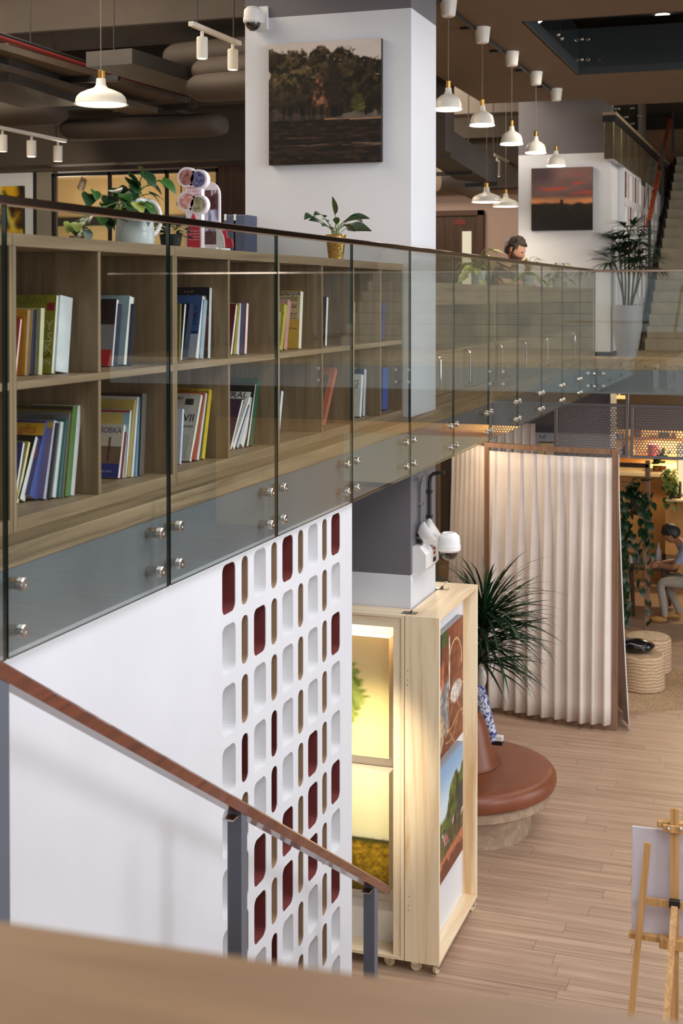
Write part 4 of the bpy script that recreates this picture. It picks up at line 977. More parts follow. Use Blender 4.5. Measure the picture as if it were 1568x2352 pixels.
def hand(mb, w_, d, palm, sz, curl, side):
    """palm and five separate fingers; w_ wrist, d pointing direction, palm = palm normal"""
    d = V(d).normalized(); n = (V(palm)-d*V(palm).dot(d)).normalized(); s = d.cross(n)*side
    w_ = V(w_); kn = w_+d*.085*sz
    mb.tube([w_-d*.012, w_+d*.03*sz, kn, kn+d*.012], [.026*sz, .036*sz, .038*sz, .026*sz], 10, flat=.5)
    for i, (o_, L) in enumerate(((-.029, .062), (-.010, .072), (.010, .067), (.028, .052))):
        p = kn+s*o_*sz; a = 0; pts = [p-d*.01]; dr = d
        for q in range(3):
            a += curl*(.6+.2*q); dr = d*math.cos(a)+n*math.sin(a); p = p+dr*L*sz*(.45, .32, .25)[q]; pts.append(p)
        mb.tube(pts, [.0095*sz, .009*sz, .0082*sz, .0062*sz], 7)
    p = w_+d*.025*sz-s*.03*sz; td = (d*.6-s*.7+n*.35).normalized()
    mb.tube([p, p+td*.04*sz, p+td*.04*sz+(d*.85-s*.1+n*.3).normalized()*.032*sz], [.014*sz, .011*sz, .008*sz], 7)

# ------------------------------------------------------------------ counter with cupboards behind the near column
CNX = -2.5; ct = onX(1180, 655, CNX); CT = onX(1001, 650, CNX).z; CB0 = onX(1001, 701, CNX).z
cy0, cy1 = C1Y2+.03, onX(1362, 680, CNX).y
CBK = CNX-.36
cn = thing('long_counter', 'long oak counter with open cubbies and steel-handled cupboards, behind the glass beyond the near column', 'counter', (CNX, (cy0+cy1)/2, DECK))
MB().cbox(CBK, CNX, cy0, cy1, CB0, CT, .004).build('top_band', SHELFH, cn)
zc1 = onX(1090, 793, CNX).z
dv = [cy0]+[onX(p, 760, CNX).y for p in (1137, 1243)]+[cy1]
for i in range(4): MB().cbox(CBK, CNX-.004, max(cy0, dv[i]-.02), min(cy1, dv[i]+.02), DECK, CB0).build('divider', SHELF, cn)
MB().box(CBK, CNX-.004, cy0, cy1, zc1-.025, zc1).build('shelf_board', SHELFH, cn)
MB().box(CBK, CNX, cy0, cy1, DECK, DECK+.06).build('plinth', SHELFH, cn)
MB().box(CBK-.012, CBK, cy0, cy1, DECK, CB0).build('back_panel', SHELF, cn)
hz = [(1010, 1045), (1136, 1162), (1228, 1236)]
for i in range(3):
    ys = [dv[i]+.022, (dv[i]+dv[i+1])/2, dv[i+1]-.022]
    for j in range(2):
        dr_ = MB().cbox(CNX-.02, CNX, ys[j]+.003, ys[j+1]-.003, DECK+.063, zc1-.028, .002).build('cupboard_door', SHELF, cn)
        px = hz[i][j]; y = onX(px, 830, CNX+.05).y; y = min(max(y, ys[j]+.04), ys[j+1]-.04)
        zz1, zz0 = zc1-.03, onX(px, 893 if i == 0 else (868 if i == 1 else 850), CNX+.05).z
        pts = [(CNX, y, zz1)]+[(CNX+.05-.03*(1-math.sin(t)), y, zz1-.03+.03*math.cos(t)) for t in (0, .5, 1, 1.57)]+[(CNX+.05-.03*(1-math.sin(t)), y, zz0+.03-.03*math.cos(t)) for t in (1.57, 1, .5, 0)]+[(CNX, y, zz0)]
        MB().tube(pts, .011, 8).build('pull_handle', CHROME, dr_)
MB().cbox(CBK+.05, CNX-.1, onX(1195, 740, CNX-.2).y, onX(1222, 740, CNX-.2).y, zc1, zc1+.2, .003).build('storage_box', DARKW)
tag(bpy.data.objects['storage_box'], 'small dark wooden box in the counter cubby below the seated man', 'box')
# seated man reading at the counter
HX = -2.93; hc = onX(1183, 573, HX)
mn = thing('person', 'bearded man in a dark grey polo shirt, sitting bowed at the long counter', 'person', (HX-.2, hc.y, DECK))
x, y, z = hc; SHIRT = plain('charcoal_shirt', (74, 70, 66), .8, vary=.1); TR = plain('dark_trousers', (44, 46, 54), .8)
J = {'pelvis': ((x-.24, y, DECK+.58), .15), 'belly': ((x-.23, y, z-.53), .135), 'chest': ((x-.19, y, z-.36), .155), 'neck0': ((x-.12, y, z-.20), .075), 'neck1': ((x-.055, y, z-.09), .058),
     'shR': ((x-.15, y-.17, z-.27), .075), 'elR': ((x-.13, y-.25, CT+.055), .046), 'wrR': ((x+.11, y-.12, CT+.04), .03),
     'shL': ((x-.15, y+.17, z-.27), .075), 'elL': ((x+.06, y+.23, CT+.055), .046), 'wrL': ((x+.13, y+.06, z-.19), .03),
     'hipR': ((x-.2, y-.1, DECK+.56), .1), 'knR': ((x+.05, y-.13, DECK+.55), .065), 'anR': ((x+.04, y-.13, DECK+.1), .045), 'toR': ((x+.06, y-.13, DECK+.045), .04),
     'hipL': ((x-.2, y+.1, DECK+.56), .1), 'knL': ((x+.05, y+.13, DECK+.55), .065), 'anL': ((x+.04, y+.13, DECK+.1), .045), 'toL': ((x+.06, y+.13, DECK+.045), .04)}
E = [('pelvis', 'belly'), ('belly', 'chest'), ('chest', 'neck0'), ('neck0', 'neck1'), ('chest', 'shR'), ('shR', 'elR'), ('elR', 'wrR'), ('chest', 'shL'), ('shL', 'elL'), ('elL', 'wrL'),
     ('pelvis', 'hipR'), ('hipR', 'knR'), ('knR', 'anR'), ('anR', 'toR'), ('pelvis', 'hipL'), ('hipL', 'knL'), ('knL', 'anL'), ('anL', 'toL')]
def mcol(e, t):
    if e[0] in ('elR', 'elL', 'neck0'): return 0
    if e[0] in ('shR', 'shL'): return 0 if t > .72 else 1
    if e[0] in ('hipR', 'hipL', 'knR', 'knL') or e == ('pelvis', 'hipR') or e == ('pelvis', 'hipL'): return 2
    if e[0] in ('anR', 'anL'): return 3
    return 1
skin_body('body', J, E, 'pelvis', [SKIN, SHIRT, TR, BLACK], mcol, mn)
hf = V((.90, -.12, -.42))
hd_ = head(mn, hc, hf, (0.45, 0, 1), (lambda d: (d.z > .48 and d.x < .80) or (d.z > .15 and d.x < .36) or (d.x < -.22 and d.z > -.5) or (d.x < .20 and d.z > -.12 and abs(d.y) > .2 and d.x > .02), .05, HAIR, .22), True, 1.08)
q = MB(); hand(q, J['wrL'][0], (-.2, -.35, .8), (-.6, -.6, 0), 1.0, .75, 1); q.build('hand', SKIN, mn)
q = MB(); hand(q, J['wrR'][0], (.9, .3, -.1), (0, 0, -1), 1.0, .3, -1); q.build('hand', SKIN, mn)
cl = MB(); cl.tube([(x-.12+.075*math.cos(t)-.02*math.sin(t)*0, y+.072*math.sin(t), z-.165-.035*math.cos(t)) for t in [2*PI*i/16 for i in range(17)]], .011, 6); co = cl.build('shirt_collar', SHIRT, mn)
MB().tube([(x-.12+.078*math.cos(t), y+.075*math.sin(t), z-.150-.035*math.cos(t)) for t in [2*PI*i/16 for i in range(17)]], .0045, 5).build('collar_stripe', WPLAST, co)
so = thing('stool', 'dark round stool under the bearded man behind the counter', 'stool', (x-.24, y, DECK))
MB().lathe([(0, .44), (.17, .44), (.18, .455), (.17, .475), (0, .475)], 24, (x-.24, y, DECK)).build('seat', DARKW, so)
for i in range(4):
    t = PI/4+i*PI/2; MB().tube([(x-.24+.12*math.cos(t), y+.12*math.sin(t), DECK+.44), (x-.24+.18*math.cos(t), y+.18*math.sin(t), DECK)], .014, 8).build('leg', BLACKM, so)
# variegated plants in pale pots on the counter
POTG = plain('pale_glazed_pot', (176, 188, 186), .35)
for i, (px, pw, sc_, lab) in enumerate(((1098, 17, 1.0, 'variegated trailing plant in a pale pot, left of the bearded man on the counter'), (1212, 15, .95, 'variegated plant in a pale pot, just right of the bearded man'),
                                       (1279, 14, .9, 'rightmost variegated plant in a pale pot on the counter'))):
    y_ = onX(px, 640, CNX-.12).y; c = V((CNX-.12, y_, CT)); t = thing('potted_plant', lab, 'potted plant', c, 'pale pots on the counter')
    MB().lathe([(0, 0), (.05*sc_, 0), (.066*sc_, .12*sc_), (.06*sc_, .12*sc_), (0, .1*sc_)], 20, c, cap=False).build('pot', POTG, t)
    st_ = MB(); r2 = random.Random(20+i)
    for k in range(20):
        a = 2*PI*k/20+r2.uniform(-.2, .2); rr = r2.uniform(.05, .15)*sc_; hh = r2.uniform(.10, .25)*sc_ if k % 3 else r2.uniform(.24, .31)*sc_
        if k % 4 == 1: hh = r2.uniform(.03, .1)*sc_; rr = .15*sc_
        p = V((rr*math.cos(a), rr*math.sin(a), hh)); st_.tube(bez((0, 0, .1*sc_), (p.x*.4, p.y*.4, max(hh, .15)*1.1), p, 4), .003, 5)
        put(HEART[2] if k % 3 else LANCE[2], 'leaf', t, aim(p, V((math.cos(a), math.sin(a), -.5 if hh < .2 else .1)), r2.uniform(-.5, .5), sc_*r2.uniform(.75, 1.1)))
    st_.build('stems', STEM, t, world=False)

# ------------------------------------------------------------------ tall pot with a lady palm on the far landing
c = onZ(1440, 819, DECK)
tp_ = thing('tall_potted_palm', 'lady palm in a tall tapered light-grey pot beside the far white column', 'potted plant', c)
kz = (c-CAM).dot(fw)/F; hh = 118*kz; r = 34*kz
MB().lathe([(0, 0), (r*.66, 0), (r*.66, .03), (r*.70, .05), (r*.97, hh*.55), (r*1.0, hh*.8), (r*.97, hh), (r*.90, hh), (r*.88, hh*.95), (0, hh*.94)], 36, cap=False).build('pot', plain('light_grey_planter', (142, 142, 148), .45), tp_, world=False)
st_ = MB(); fan = leaf(.32, .044, 'lance', .2, .35, G4, 6); r2 = random.Random(4)
for i, (bx, by, tx, ty, tz) in enumerate(((-.03, 0, -.04, .02, .62), (.04, .02, .10, 0, .80), (.02, -.05, .02, -.03, .95), (-.05, .03, -.12, 0, .78), (.05, 0, .16, .05, .60), (0, .05, .0, .08, .70), (.03, .03, .2, -.05, .50), (-.02, -.03, -.16, -.04, .55))):
    b0, b1 = V((bx, by, hh*.94)), V((tx, ty, hh+tz)); st_.tube([b0, b0.lerp(b1, .5)+V((.01, 0, .0)), b1], [.014, .012, .008], 7)
    for f in range(9):
        a = 2*PI*f/9+i; e_ = r2.uniform(-.15, .85); d = V((math.cos(a), math.sin(a), e_)).normalized(); p = b1+d*.10
        st_.tube([b1, p], .004, 5)
        s = d.cross(V((0, 0, 1))).normalized()
        for k in range(-2, 3): put(fan, 'leaf', tp_, aim(p, d+s*.40*k, 0, r2.uniform(.75, 1.05)))
st_.build('stems', BARK, tp_, world=False)

# ------------------------------------------------------------------ concrete stairs going up at the far right
fs_ = thing('concrete_staircase', 'wide pale concrete staircase rising at the far right behind the tall pot', 'stairs', (-1.2, 19.9, DECK))
FSY = onZ(1530, 806, DECK).y; FX = onZ(1478, 806, DECK).x
for k in range(24):
    z = DECK+.17*(k+1); yy = FSY+.27*k
    if z > onY(1540, 350, yy).z: break
    MB().cbox(FX, 2.2, yy, yy+(.32 if z+.17 < onY(1540, 350, yy+.27).z else 2.2), z-.17, z, .006).build('step', CONC, fs_)
b = MB(); b.prism([(FX-.06, FSY, DECK), (FX-.06, FSY+.27*k, DECK+.17*k), (FX-.06, FSY+.27*k, DECK+.17*(k-1)), (FX-.06, FSY+.4, DECK)], (.06, 0, 0)); b.build('stringer', plain('dark_stringer', (70, 64, 58), .6), fs_)
HXr = FX+.01; h0, h1 = onX(1487, 520, HXr), onX(1543, 252, HXr)
sr = thing('stair_railing', 'orange-brown timber handrail with black posts climbing the far concrete stairs', 'handrail', h0)
MB().bar(h0, h1+(h1-h0)*.1, .06, .045).build('handrail', plain('orange_timber', (156, 74, 40), .3, vary=.2), sr)
for px, py0, py1 in ((1521, 335, 475), (1491, 510, 640), (1545, 245, 352)):
    p = onX(px, py0, HXr+.05); pb = onX(px, py1, HXr+.05); MB().box(p.x-.02, p.x+.02, p.y-.02, p.y+.02, pb.z, p.z+.03).build('post', BLACKM, sr)
# white niche screen wall beside those stairs, dark glazed band and balustrade over it
WX = FX-.14; wy0 = onX(1432, 480, WX).y; wz1 = onX(1440, 385, WX).z
b = MB(); b.box(WX-.15, WX-.135, wy0, wy0+6, DECK, wz1+.4); b.box(WX-.15, WX, wy0, wy0+.04, DECK, wz1); b.box(WX-.15, WX, wy0+4.6, wy0+6, DECK, wz1)
w2 = struct(b.build('wall_far', WHITE))
R2 = {(0, 0), (4, 0), (8, 0), (10, 0), (2, 1), (12, 0), (6, 2), (10, 3), (4, 4), (8, 1)}
DR2 = {(1, 5), (7, 3)}
niche_screen(w2, WX, wy0+.12, wz1-.06, 6, lambda c, k: ('d' if (c, k) in DR2 else 't') if c % 2 else ('r' if (c, k) in R2 else 'w'), .2, .12, .12, .36, .45, .1, 17)
bz0, bz1 = onX(1411, 366, WX+.02).z, onX(1415, 262, WX+.02).z
by0 = onX(1409, 310, WX+.02).y
bd = thing('glazed_band', 'band of dark upright glazed panels under the upper balustrade, above the far niche screen', 'panel', (WX, by0, bz0))
gd = plain('dark_olive_panel', (84, 76, 58), .2, vary=.2, scale=2)
for k in range(9): MB().cbox(WX-.1, WX+.02, by0+.75*k+.01, by0+.75*k+.74, bz0, bz1-.12, .004).build('panel', gd, bd)
MB().box(WX-.12, WX+.04, by0, by0+7, bz1-.12, bz1-.04).build('ledge_rail', BLACKM, bd); MB().box(WX-.12, WX+.05, by0, by0+7, bz1-.04, bz1).build('cap_rail', plain('tan_cap', (150, 132, 106), .5), bd)
for k in range(2):
    g = MB(); g.box(WX-.03, WX-.018, by0+.3+1.6*k, by0+1.85+1.6*k, bz1-.1, bz1+1.0); g = g.build('glass_panel', GLASS)
    tag(g, ['nearer upper glass panel above the dark glazed band', 'farther upper glass panel above the dark glazed band'][k], 'glass panel', 'upper glass panels over the glazed band')
    for yy in (.35, 1.2):
        for zz in (.12, .34): b = MB(); standoff(b, by0+.3+1.6*k+yy, bz1+zz, WX-.05, WX+.01); b.build('standoff', STEEL, g)
struct(MB().box(-3.3, 3, 25.6, 25.7, DECK+2, 9.5).build('wall_back', plain('brown_backwall', (128, 92, 62), .7)))

# ------------------------------------------------------------------ opening in the ceiling with the next floor's balustrade
b = MB(); b.box(OX-.01, OX+.02, OY0, OY1+.02, SZ-.0, 6.95); b.box(OX, 7, OY1-.02, OY1+.01, SZ, 6.95); b.box(OX, 7, OY0-.01, OY0+.02, SZ, 6.95)
struct(b.build('trim_3', plain('blue_grey_edge', (52, 56, 58), .6)))
for k in range(3):
    x0 = OX+.03+1.3*k; g = MB(); g.box(x0+.006, x0+1.29, OY1-.06, OY1-.048, SZ+.06, 7.7); g = g.build('glass_panel', GLASS)
    tag(g, ['left glass panel on the far side of the ceiling opening', 'middle glass panel on the far side of the ceiling opening', 'right glass panel on the far side of the ceiling opening'][k], 'glass panel', 'glass around the ceiling opening')
    for xx in (.08, 1.2):
        for zz in (.14, .34): b = MB(); standoff(b, 0, SZ+zz, OY1-.02, OY1-.075, 'y', x0+xx); b.build('standoff', STEEL, g)
for k in range(2):
    y0 = OY0+.1+1.35*k; g = MB(); g.box(OX+.045, OX+.057, y0, y0+1.33, SZ+.06, 7.7); g = g.build('glass_panel', GLASS)
    tag(g, ['nearer glass panel on the left side of the ceiling opening', 'farther glass panel on the left side of the ceiling opening'][k], 'glass panel', 'glass around the ceiling opening')
    for yy in (.08, 1.24):
        for zz in (.14, .34): b = MB(); standoff(b, y0+yy, SZ+zz, OX+.02, OX+.07); b.build('standoff', STEEL, g)
for px, py, lab in ((1513, 9, 'topmost round ceiling downlight seen through the ceiling opening'), (1521, 37, 'largest round downlight seen through the ceiling opening'), (1536, 57, 'lowest round downlight seen through the ceiling opening')):
    q = onZ(px, py, 8.28); b = MB(); b.lathe([(0, 0), (.09, 0), (.10, .02), (0, .02)], 20, q); d_ = b.build('downlight', BULB); tag(d_, lab, 'downlight', 'downlights of the floor above')

# ------------------------------------------------------------------ services under the dark ceiling at left
b = MB(); p, q = onY(-60, 58, 11.2), onY(600, 108, 12.2)
def beam(name, label, x0, x1, y0, y1, z0, z1, mat, cat='beam', grp=None):
    return tag(MB().cbox(x0, x1, y0, y1, z0, z1, .01).build(name, mat), label, cat, grp)
beam('ceiling_beam', 'broad dark concrete beam across the top left, nearest of the ceiling beams', -13, -3.6, 10.6, 11.5, onY(200, 66, 10.6).z, 7.35, DARKC, grp='dark ceiling beams')
beam('ceiling_beam', 'second dark concrete beam, behind the wide dome pendant', -13, -3.6, 12.9, 13.5, onY(300, 232, 12.9).z, 7.35, DARKC, grp='dark ceiling beams')
beam('ceiling_beam', 'third dark concrete beam, just above the glazed room', -13, -3.6, 14.0, 14.35, onY(300, 372, 14.0).z, 7.35, DARKC, grp='dark ceiling beams')
for i, (pa, pb, r, m, lab) in enumerate((((-40, 72), (425, 228), .022, plain('red_pipe_paint', (130, 40, 40), .5), 'long red sprinkler pipe running under the dark ceiling'),
                                    ((-40, 64), (425, 218), .012, BLACKM, 'thin black cable above the red sprinkler pipe'), ((-40, 100), (440, 262), .02, DUCT2, 'dark grey pipe just below the red sprinkler pipe'))):
    zc = 6.25-.02*i; a, b_ = onZ(pa[0], pa[1], zc), onZ(pb[0], pb[1], zc); tag(MB().tube([a, b_], r, 10).build('ceiling_pipe', m), lab, 'pipe')
def slope_box(name, label, pa, pb, zc, w_, h, mat, cat):
    a, b_ = onZ(pa[0], pa[1], zc), onZ(pb[0], pb[1], zc); return tag(MB().bar(a+V((0, 0, h/2)), b_+V((0, 0, h/2)), w_, h).build(name, mat), label, cat)
slope_box('air_duct', 'long flat metal air duct running away under the ceiling, right of the red pipe', (250, 150), (550, 238), 6.12, .42, .12, DUCT2, 'duct')
slope_box('air_duct', 'lower grey air duct left of the wide dome pendant', (-60, 190), (120, 245), 5.98, .6, .3, DUCT2, 'duct')
slope_box('cable_tray', 'perforated cable tray running away at the left below the red pipe', (-60, 112), (400, 240), 6.16, .35, .05, DUCT, 'cable tray')
slope_box('cable_tray', 'second cable tray, lower and nearer the left edge', (-80, 150), (330, 262), 6.05, .3, .05, DUCT, 'cable tray')
for i, (px, py, zc, rx, ry, lab) in enumerate(((470, 132, 6.38, .35, .34, 'rounded bulge of duct lagging by the two-spot track'), (530, 165, 6.2, .3, .3, 'second rounded bulge of duct lagging beside the column'), (20, 258, 6.05, .6, .34, 'rounded duct lagging above the three-spot track at left'), (330, 292, 5.98, .85, .26, 'wide rounded duct lagging left of the near column'), (520, 200, 6.02, .3, .26, 'third rounded bulge of duct lagging, lowest by the column'))):
    q = onZ(px, py, zc); x0, x1 = (-11, q.x+rx) if px < 100 else (q.x-rx, min(q.x+(2.4 if px > 400 else rx), -3.7)); rr = ry*.8
    ks = (0, .02, .12, .34, .75, 1.4); rs_ = [rr*k for k in (.25, .5, .78, .95, 1, 1)]; xs = [x0+rr*k for k in ks]+[x1-rr*k for k in ks[::-1]]
    tag(MB().tube([(x, q.y+.06*math.sin(x*2), q.z) for x in xs], rs_+rs_[::-1], 24, flat=.55).build('duct_lagging', DARKC), lab, 'duct')
for px, py, lab in ((355, 255, 'hanging black channel left of the near column'), (165, 192, 'hanging black channel behind the wide dome pendant'), (150, 256, 'hanging black channel low at the left')):
    q = onZ(px, py, 6.1); t = thing('hanger_channel', lab, 'bracket', q)
    MB().cbox(q.x-.45, q.x+.45, q.y-.02, q.y+.02, q.z, q.z+.05).build('channel', BLACKM, t)
    for s in (-.4, .4): MB().tube([q+V((s, 0, .04)), (q.x+s, q.y, 7.35)], .006, 6).build('rod', BLACKM, t)
# services seen to the right of the near column
for i, (py, zc, mat, lab) in enumerate(((262, 6.75, DARKC, 'dark panel duct across the ceiling behind the bell pendants'), (318, 6.7, DUCT, 'pale beam behind the second and third bell pendants'), (345, 6.65, DUCT, 'second pale beam, lower behind the bell pendants'), (372, 6.6, DUCT, 'third pale beam above the distant dome pendants'))):
    y = onZ(1080, py, zc).y; beam('ceiling_beam', lab, -8, -3.6, y, y+.35, zc, 7.35, mat)
a, b_ = onY(1000, 330, 16), onY(1112, 402, 18.2); tag(MB().bar(a, b_, .38, .34).build('air_duct', DUCT2), 'dark square duct slanting down behind the bell pendants', 'duct')
a, b_ = onY(1000, 412, 17.5), onY(1108, 440, 18); tag(MB().tube(bez(a, a.lerp(b_, .5)+V((0, 0, .12)), b_, 14), [.16+.012*(i % 2) for i in range(15)], 16).build('flexible_duct', DUCT), 'crinkled flexible duct above the distant dome pendants', 'duct')
for px0, px1, py, lab in ((995, 1030, 375, 'short black hanger bar beside the near column'), (998, 1086, 398, 'long black hanger bar beside the near column'), (1068, 1143, 424, 'black hanger bar above the distant dome pendants')):
    a, b_ = onY(px0, py+2, 17), onY(px1, py-2, 17); t = thing('hanger_channel', lab, 'bracket', (a+b_)/2); MB().bar(a, b_, .05, .05).build('channel', BLACKM, t); MB().tube([b_-V((.06, 0, 0)), (b_.x-.06, b_.y, 7.3)], .008, 6).build('rod', BLACKM, t)
# ------------------------------------------------------------------ pine display stand wrapped round the lower column
cr = onZ(1008, 2250, 0.0); BXR, BF = cr.x, cr.y
BB = onX(1097, 1352, BXR).y; BZ0 = onY(1012, 2221, BF).z; BZ1 = onY(1010, 1420, BF).z
XS = onY(928, 1800, BF).x; XL = XS-1.45; FD = min(.19, C1Y-BF-.005)
ds = thing('display_stand', 'pale pine display stand on castors, hinged round the foot of the near column', 'display stand', (BXR, BF, 0))
FZ = onY(905, 1442, BF).z
b = MB(); g = .0025
b.cbox(XS+g, BXR, BF, BF+.022, BZ0, BZ1, .002); b.build('end_board', PINE, ds)
MB().cbox(XS+g, BXR, BF+.022, BB, BZ1-.022, BZ1, .002).build('top_board', PINEH, ds)
MB().cbox(XS+g, BXR, BF+.022, BB, BZ0, BZ0+.022, .002).build('bottom_board', PINEH, ds)
MB().cbox(XS+g, BXR, BB-.022, BB, BZ0+.022, BZ1-.022, .002).build('end_board', PINE, ds)
MB().cbox(BXR-.016, BXR-.004, BF+.022, BF+.03, BZ0+.022, BZ1-.022, .002).build('edge_strip', PINE, ds)
MB().box(XS+.12, XS+.13, BF+.022, BB-.022, BZ0+.022, BZ1-.022).build('back_panel', plain('white_board', (232, 232, 236), .5), ds)
IN = plain('white_panel', (238, 234, 226), .55)
MB().cbox(XL, XS-g, BF, BF+FD, BZ1-.022, BZ1, .002).build('top_board', PINEX, ds)
MB().cbox(XS-g-.022, XS-g, BF, BF+FD, BZ0, BZ1-.022, .002).build('side_board', PINE, ds)
MB().cbox(XL, XL+.022, BF, BF+FD, BZ0, BZ1-.022, .002).build('side_board', PINE, ds)
MB().cbox(XL+.022, XS-g-.022, BF, BF+FD, BZ0, BZ0+.022, .002).build('bottom_board', PINEX, ds)
MB().box(XL+.022, XS-g-.022, BF+FD-.012, BF+FD, BZ0+.022, BZ1-.022).build('back_panel', IN, ds)
b = MB(); b.cbox(XL+.022, XS-g-.022, BF+.005, BF+.03, FZ-.0, BZ1-.022, .002); b.build('header_rail', PINEX, ds)
MB().cbox(XS-.075, XS-g-.022, BF+.006, BF+.02, BZ0+.022, FZ, .002).build('inner_lip', PINE, ds)
# rear unit, behind the column
MB().cbox(XL, XS-g, BB-.18, BB, BZ0, BZ1, .002).build('rear_board', PINEX, ds)
for px, py in ((942, 1408), (1014, 1352)):
    q = onZ(px, py, BZ1+.001); h = MB(); h.box(q.x-.05, q.x+.045, q.y-.03, q.y+.03, BZ1, BZ1+.004); h.tube([q+V((-.002, -.035, .006)), q+V((-.002, .035, .006))], .006, 8); h.build('hinge', plain('dull_nickel', (120, 112, 100), .35, 1), ds)
for px in (936, 936, 936): pass
sc_ = MB()
for px, py in ((936, 1541), (936, 1562), (935, 1573), (939, 2059), (939, 2080), (937, 2091)):
    q = onY(px, py, BF); sc_.lathe([(0, -.0008), (.003, -.0008), (.003, .0)], 8, T=Matrix.Translation(q) @ Matrix.Rotation(-PI/2, 4, 'X'))
sc_.build('screws', BLACKM, ds)
CW_ = plain('cream_wheel', (226, 212, 168), .4)
def caster(x, y, a):
    T = Matrix.Translation((x, y, 0)) @ Matrix.Rotation(a, 4, 'Z'); c = MB(); c.T = T
    c.cbox(-.035, .035, -.03, .03, BZ0-.006, BZ0, .001); c.prism([(-.02, -.022, BZ0-.006), (.03, -.022, BZ0-.006), (.035, -.022, .03), (.01, -.022, .03)], (0, .004, 0)); c.prism([(-.02, .018, BZ0-.006), (.03, .018, BZ0-.006), (.035, .018, .03), (.01, .018, .03)], (0, .004, 0))
    c.tube([(.022, -.024, .036), (.022, .024, .036)], .007, 8); o = c.build('caster', CHROME, ds)
    k = MB(); k.T = T @ Matrix.Translation((.022, 0, .036)) @ Matrix.Rotation(PI/2, 4, 'X'); k.lathe([(.0, -.014), (.030, -.014), (.036, -.009), (.036, .009), (.030, .014), (0, .014)], 20); k.build('wheel', CW_, o)
caster(BXR-.04, BF+.05, 1.4); caster(XS+.04, BF+.06, .4); caster(XS-.14, BF+.08, -.3); caster(BXR-.04, BB-.06, 1.2); caster(XL+.1, BF+.08, 0); caster(XL+.1, BB-.06, 0); caster(XS-.1, BB-.06, 0)
# added warm bar and area lamp behind the header rail, filling the recess
MB().cbox(XL+.05, XS-.05, BF+.035, BF+.06, BZ1-.035, BZ1-.023, .002).build('recess_fill_bar', glow('recess_fill_glow', (255, 226, 170), 3), ds)
al = lamp('recess_fill', 'AREA', ((XL+XS)/2, BF+.05, BZ1-.04), 5, (1, .86, .62), ds); al.data.shape = 'RECTANGLE'; al.data.size = XS-XL-.1; al.data.size_y = .03; al.rotation_euler = (-.35, 0, 0)
# framed prints on the front
def plume(u, v):
    c = mixc((252, 232, 150), (240, 204, 142), stp(.2, .95, v)); c = mixc(c, (255, 244, 170), stp(.45, .15, v)*.8)
    e = .80-.55*abs(v-.52)**1.3-.3*stp(.75, 1, v)+.10*(vn(v*46, u*6, 5)-.5)
    t = mixc((96, 116, 30), (206, 208, 110), fbm(u*26+v*18, v*9-u*8, 12)*1.3-.15)
    return mixc(c, t, stp(e+.02, e-.03, u)*stp(.06, .2, v)*stp(.95, .84, v))
def field(u, v):
    c = mixc((236, 226, 170), (252, 240, 190), stp(.45, 1, v)); c = mixc(c, (206, 200, 172), stp(.52, .40, v)*(.5+.5*vn(u*5, v*9, 3)))
    n = fbm(u*20, v*44, 3); n2 = vn(u*60, v*90, 8); g_ = mixc((92, 70, 10), (226, 178, 42), n*.9+.5*n2-.25); g_ = mixc(g_, (110, 116, 30), stp(.55, .7, fbm(u*5, v*14, 19))*.8); g_ = mixc(g_, (70, 66, 30), stp(.40, .44, v+.02*n2)); g_ = mixc(g_, (70, 48, 8), stp(.2, .0, v)*.7)
    return mixc(c, g_, stp(.45, .435, v+.012*(n2-.5)))
xa = XS-.92
for (lab, y1, y0, fn) in (('golden print of a green grass plume, upper one on the pine stand front', (893, 1466), (893, 1743), plume), ('print of a golden rice field under pale sky on the pine stand front', (893, 1776), (891, 2053), field)):
    Yp = BF+.055; p, q = onY(y1[0], y1[1], Yp), onY(y0[0], y0[1], Yp)
    o = MB().cbox(xa, p.x, Yp+.0005, BF+FD-.013, q.z, p.z, .004).build('canvas_print', plain('canvas_side', (232, 218, 194), .6)); tag(o, lab, 'picture', 'prints on the pine stand')
    put(picture_mesh('print', V((xa, Yp, q.z)), (p.x-xa, 0, 0), (0, 0, p.z-q.z), 90, 60, fn, PRINT, V()), 'print', o)
q0, q1 = onY(806, 2078, BF+FD-.013), onY(896, 2088, BF+FD-.013)
o = MB().box(q0.x, q1.x, BF+FD-.015, BF+FD-.013, q1.z, q1.z+.05).build('caption_card', PAPER); tag(o, 'small white caption card under the rice field print', 'card')
